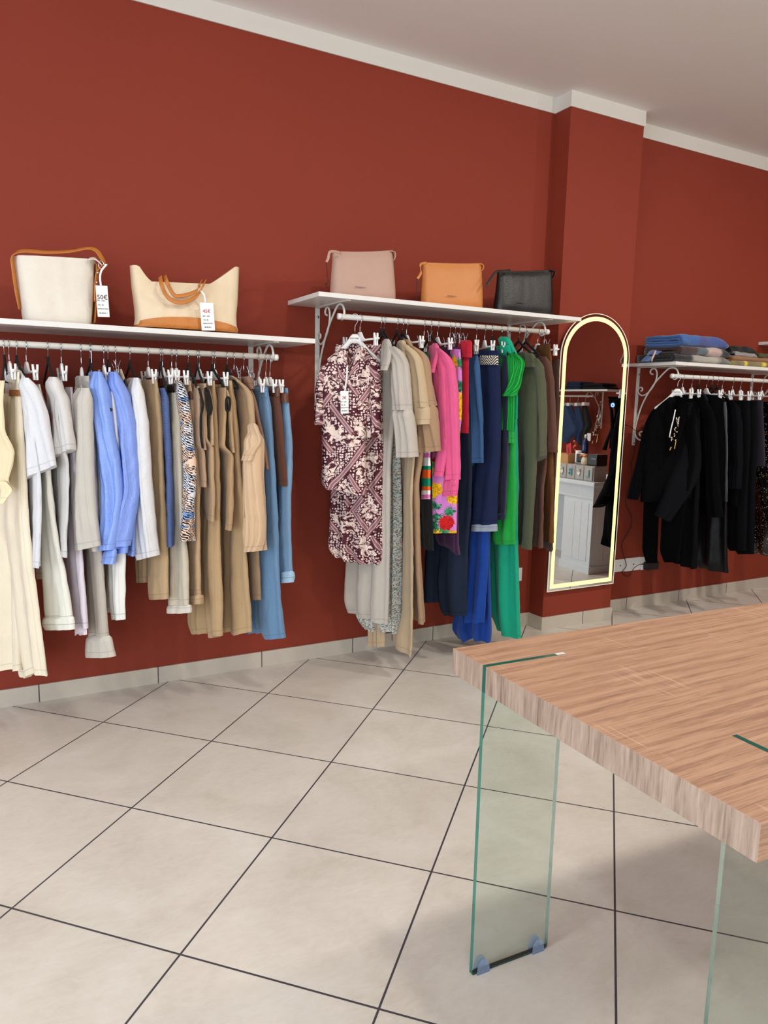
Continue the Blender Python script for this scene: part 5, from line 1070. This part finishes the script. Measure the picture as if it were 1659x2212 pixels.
box('case', (4.225, 1.42, .757), (4.36, 2.235, .880), M_DWOOD, db, .002)
M_TEALP = plain('teal_painted_wood', (96, 168, 176), .6); M_HEART = plain('white_heart', (236, 232, 226), .6)
for i in range(8):
    y1 = 2.225 - i * .1005; dr = box('drawer', (4.216, y1 - .094, .764), (4.226, y1, .873), M_DWOOD, db, .003); cy = y1 - .047
    if i in (0, 4): text('letter', 'L', .085, M_TEALP, (4.214, cy, .790), V((0, -1, 0)), V((0, 0, 1)), dr, 'CENTER', .005)
    elif i in (2, 6): text('letter', 'B', .085, M_TEALP, (4.214, cy, .790), V((0, -1, 0)), V((0, 0, 1)), dr, 'CENTER', .005)
    else:
        vs = []
        for x in (4.208, 4.214): vs += [V((x, cy + .0012 * 16 * sin(t) ** 3 * .85, .812 + .0013 * (13 * cos(t) - 5 * cos(2 * t) - 2 * cos(3 * t) - cos(4 * t)))) for t in [2 * pi * j / 24 for j in range(24)]]
        emit('heart', vs, [list(range(24)), [24 + j for j in range(24)][::-1]] + [[j, 24 + j, 24 + (j + 1) % 24, (j + 1) % 24] for j in range(24)], M_HEART, dr, smooth=False)
        tube('bow', [V((4.211, cy - .018, .846)), V((4.211, cy, .838)), V((4.211, cy + .018, .848)), V((4.211, cy, .836)), V((4.211, cy + .012, .832))], .004, M_HEART, dr, 6, 3)
X2 = 4.27
def at_counter(a, b): return zp(a, b, X2)
p0, p1 = at_counter(130, 262), at_counter(345, 250)
cr = thing('crate', (X2, (p0.y + p1.y) / 2, .88), 'small wooden crate with red cards on the drawer box', 'crate')
M_PLY = plain('plywood', (196, 146, 92), .7, var=.12); ya, yb = p0.y, p1.y
box('front_board', (X2 - .04, ya - .1, .8805), (X2 - .034, yb - .03, .955), M_PLY, cr, .001); box('end_board', (X2 - .034, yb - .03, .8805), (X2 + .075, yb - .024, .965), M_PLY, cr, .001)
box('end_board', (X2 - .034, ya - .1, .8805), (X2 + .075, ya - .094, .965), M_PLY, cr, .001); box('back_board', (X2 + .075, ya - .1, .8805), (X2 + .081, yb - .024, .955), M_PLY, cr, .001)
tube('handle_hole', [V((X2 - .0415, ya + .022, .938)), V((X2 - .0400, ya + .022, .938))], .010, M_INK, cr, 12)
rc = thing('gift_card', (X2 + .02, yb - .07, .885), 'red greeting card leaning in the crate', 'card')
xf = Matrix.Translation((X2 + .01, yb - .075, .96)) @ Matrix.Rotation(.35, 4, 'X') @ Matrix.Rotation(.2, 4, 'Y')
box('cover', (-.002, -.03, -.07), (.002, .03, .085), plain('red_card', (190, 24, 36), .5), rc, 0, xf); box('slit', (-.0028, -.004, -.01), (-.002, .004, .05), M_INK, rc, 0, xf)
oc = thing('ornament_cluster', (X2 + .03, yb - .045, .885), 'red and orange ornaments in the crate', 'ornament')
rr_ = random.Random(3)
for i in range(7):
    c = V((X2 + .02 + rr_.random() * .04, yb - .055 + rr_.random() * .03, .985 + rr_.random() * .09)); v = []
    bm = bmesh.new(); bmesh.ops.create_icosphere(bm, subdivisions=2, radius=.011); bm.verts.index_update(); emit('bauble', [c + q.co for q in bm.verts], [[w.index for w in f.verts] for f in bm.faces], plain('bauble_%d' % (i % 2), ((200, 30, 30), (226, 96, 30))[i % 2], .25), oc); bm.free()
def lathe(name, c, prof, mat, g, n=24):
    vs, fs = [], []
    for r, z in prof: vs += [c + V((r * cos(2 * pi * k / n), r * sin(2 * pi * k / n), z)) for k in range(n)]
    for i in range(len(prof) - 1):
        for k in range(n): fs.append([i * n + k, i * n + (k + 1) % n, (i + 1) * n + (k + 1) % n, (i + 1) * n + k])
    fs += [list(range(n))[::-1], [(len(prof) - 1) * n + k for k in range(n)]]; return emit(name, vs, fs, mat, g)
q = at_counter(390, 262); c = V((X2 + .01, q.y, .8805)); mg = thing('pen_cup', c, 'white cylinder cup with a blue spray bottle behind', 'cup')
lathe('cup', c, [(.022, 0), (.024, .004), (.024, .112), (.021, .112), (.020, .02)], M_WPLAST, mg)
sp = thing('spray_bottle', c + V((.06, .012, 0)), 'dark blue bottle behind the white cup', 'bottle')
lathe('bottle', c + V((.06, .012, 0)), [(.024, 0), (.026, .01), (.026, .14), (.022, .19), (.012, .205), (.010, .215)], plain('blue_bottle', (26, 44, 96), .25), sp); lathe('cap', c + V((.06, .012, .215)), [(.012, 0), (.012, .02), (.008, .028)], M_WPLAST, sp)
q = at_counter(455, 240); pt = thing('card_terminal', (X2, q.y, .8805), 'black desk machine beside the glass jar', 'machine')
box('base', (X2 - .03, q.y - .042, .8805), (X2 + .07, q.y + .045, .900), plain('grey_plastic', (110, 110, 112), .4), pt, .004); box('body', (X2 - .02, q.y - .042, .902), (X2 + .065, q.y + .040, .968), M_BLACKP, pt, .008); box('top_slot', (X2 - .014, q.y - .02, .968), (X2 + .01, q.y + .035, .972), M_PAPER, pt, .001)
q = at_counter(525, 250); c = V((X2, q.y, .8805)); jr = thing('glass_jar', c, 'small round jar tied with an orange ribbon', 'jar')
lathe('jar', c, [(.028, 0), (.038, .012), (.040, .035), (.034, .058), (.026, .066), (.026, .084)], plain('jar_filling', (226, 206, 176), .35, var=.25, scale=80), jr); tube('ribbon', [c + V((-.02, -.05, .07)), c + V((-.03, -.02, .082)), c + V((-.03, .01, .075)), c + V((-.02, .03, .09)), c + V((-.028, .0, .07))], .006, plain('orange_ribbon', (232, 128, 50), .5), jr, 8, 4)
q = at_counter(630, 255); bb = thing('display_box', (X2, q.y, .8805), 'black box with pale strip at the counter end', 'box')
box('body', (X2 - .02, q.y - .048, .8805), (X2 + .10, q.y + .06, .975), M_BLACKP, bb, .01); box('strip', (X2 - .023, q.y + .0, .935), (X2 - .019, q.y + .055, .945), plain('grey_plastic', (110, 110, 112), .4), bb); 
# jeans wall
XS = 7.0
s0, s1 = zq(200, 690, XS), zq(1238, 690, XS); zsJ = zq(1235, 715, XS).z
js = box('wall_shelf', (XS, -2.1, zsJ), (XR - .001, s1.y, zsJ + .022), M_SHELF, None, .001); tag(js, 'white shelf with folded jeans seen in the mirror', 'shelf', 'white wall shelves')
XJ = 7.12; r1 = zq(880, 838, XJ); rl = thing('clothes_rail', (XJ, r1.y, r1.z), 'white rail with jeans seen in the mirror', 'rail', 'white hanging rails')
tube('rod', [V((XJ, -2.0, r1.z)), V((XJ, r1.y, r1.z))], .0125, M_METAL, rl, 16); tube('end_cap', [V((XJ, r1.y, r1.z)), V((XJ, r1.y + .006, r1.z))], .0145, M_WPLAST, rl, 16)
yb_ = zq(850, 800, XJ).y - .06
bj = thing('shelf_bracket', (XR, yb_, zsJ), 'white scroll bracket of the jeans shelf seen in the mirror', 'bracket', 'white scroll shelf brackets')
PJ = lambda d, z: V((XR - d * .95, yb_, zsJ + z)); box('wall_plate', (XR - .006, yb_ - .012, zsJ - .5), (XR, yb_ + .012, zsJ), M_METAL, bj); box('arm', (XR - .36, yb_ - .012, zsJ - .005), (XR - .006, yb_ + .012, zsJ), M_METAL, bj)
tube('scroll', [PJ(*p) for p in S1], .0052, M_METAL, bj, 6, 3); tube('small_scroll', [PJ(*p) for p in S2], .005, M_METAL, bj, 6, 3)
def fold_y(label, mat, a0, a1, bz, h, seed):
    y0, y1 = zq(a0, 600, XS).y, zq(a1, 600, XS).y; v, f, u = fold_mesh(y0, y1, 0, .24, 0, h, seed, True, .006, 14)
    v = [V((XS + .02 + p.y, p.x, zsJ + .0225 + bz + p.z)) for p in v]; tag(emit('folded_jeans', v, [q[::-1] for q in f], mat, None, None, u), label, 'jeans', 'folded jeans in the mirror')
DJ, DJ2 = denim((34, 44, 66), 'denim_folded', .25), denim((20, 22, 30), 'denim_black', .25)
fold_y('folded dark blue jeans at the bottom of the left stack in the mirror', DJ, 200, 560, 0, .034, 1); fold_y('folded dark blue jeans in the middle of the left stack in the mirror', DJ, 215, 570, .035, .034, 2); fold_y('folded blue jeans on top of the left stack in the mirror', DJ, 230, 560, .070, .036, 3)
fold_y('folded black jeans at the bottom of the right stack in the mirror', DJ2, 600, 1140, 0, .040, 4); fold_y('folded black jeans on top of the right stack in the mirror', DJ2, 620, 1090, .041, .040, 5)
def mjeans(name, label, mat, hook, rows, cat):
    """garment on the jeans rail; rows: (b, a_left, a_right) in the zoomed mirror view"""
    secs = [(V((XJ + .0, zq(a0, b, XJ).y, zq(a0, b, XJ).z)), V((XJ + .0, zq(a1, b, XJ).y, zq(a1, b, XJ).z)), .05) for b, a0, a1 in rows]
    rr = resample([(i, *s[0], *s[1]) for i, s in enumerate(secs)], 20); g = thing(name, secs[0][0], label, cat, 'jeans hanging in the mirror')
    loft('body', [(V(r[1:4]), V(r[4:7]), .045) for r in rr], mat, g, M=12, waves=((1.3, .012),)); top = (secs[0][0] + secs[0][1]) / 2
    hg = thing('hanger', (XJ, top.y, r1.z), 'white clip hanger holding the ' + label.split(' in the mirror')[0], 'hanger', 'hangers in the mirror')
    tube('hook', [V((XJ - .014, top.y, r1.z + .008)), V((XJ, top.y, r1.z + .016)), V((XJ + .015, top.y, r1.z + .004)), V((XJ + .004, top.y, r1.z - .03)), V((XJ, top.y, top.z + .03))], .0018, M_CHROME, hg, 6, 3)
    box('body', (XJ - .05, top.y - .015, top.z - .015), (XJ + .05, top.y + .035, top.z + .03), M_WPLAST, hg, .006); return g
mjeans('jeans', 'mid-blue jeans leftmost on the rail in the mirror', denim((54, 72, 104), 'denim_mirror_a', .3), 0, [(1050, 150, 270), (1200, 130, 330), (1400, 120, 430), (1650, 110, 545), (1800, 110, 400), (1950, 110, 300)], 'jeans')
mjeans('jeans', 'dark blue jeans with pocket, second on the rail in the mirror', denim((40, 54, 84), 'denim_mirror_b', .3), 0, [(1050, 290, 390), (1200, 330, 440), (1400, 400, 570), (1510, 430, 605), (1700, 420, 560), (1900, 440, 500)], 'jeans')
mjeans('jeans', 'dark blue jeans third on the rail in the mirror', denim((44, 60, 92), 'denim_mirror_c', .3), 0, [(1050, 490, 570), (1200, 470, 600), (1400, 520, 660), (1600, 550, 715), (1750, 500, 600), (2000, 500, 580)], 'jeans')
gt = mjeans('top', 'black top with white tag, last on the rail in the mirror', fab((12, 11, 12)), 0, [(1040, 670, 740), (1200, 630, 790), (1400, 640, 850), (1550, 660, 890), (1680, 620, 790), (2000, 600, 770), (2150, 600, 760)], 'top')
a, b = zq(760, 1720, XJ - .05), zq(835, 1910, XJ - .05)
box('tag', (XJ - .052, min(a.y, b.y), b.z), (XJ - .05, max(a.y, b.y), a.z), M_PAPER, gt)

# ------------------------------------------------------------ clean up helper properties
for o in COL.objects:
    for k in ('_b', '_part', '_parts'):
        if k in o: del o[k]
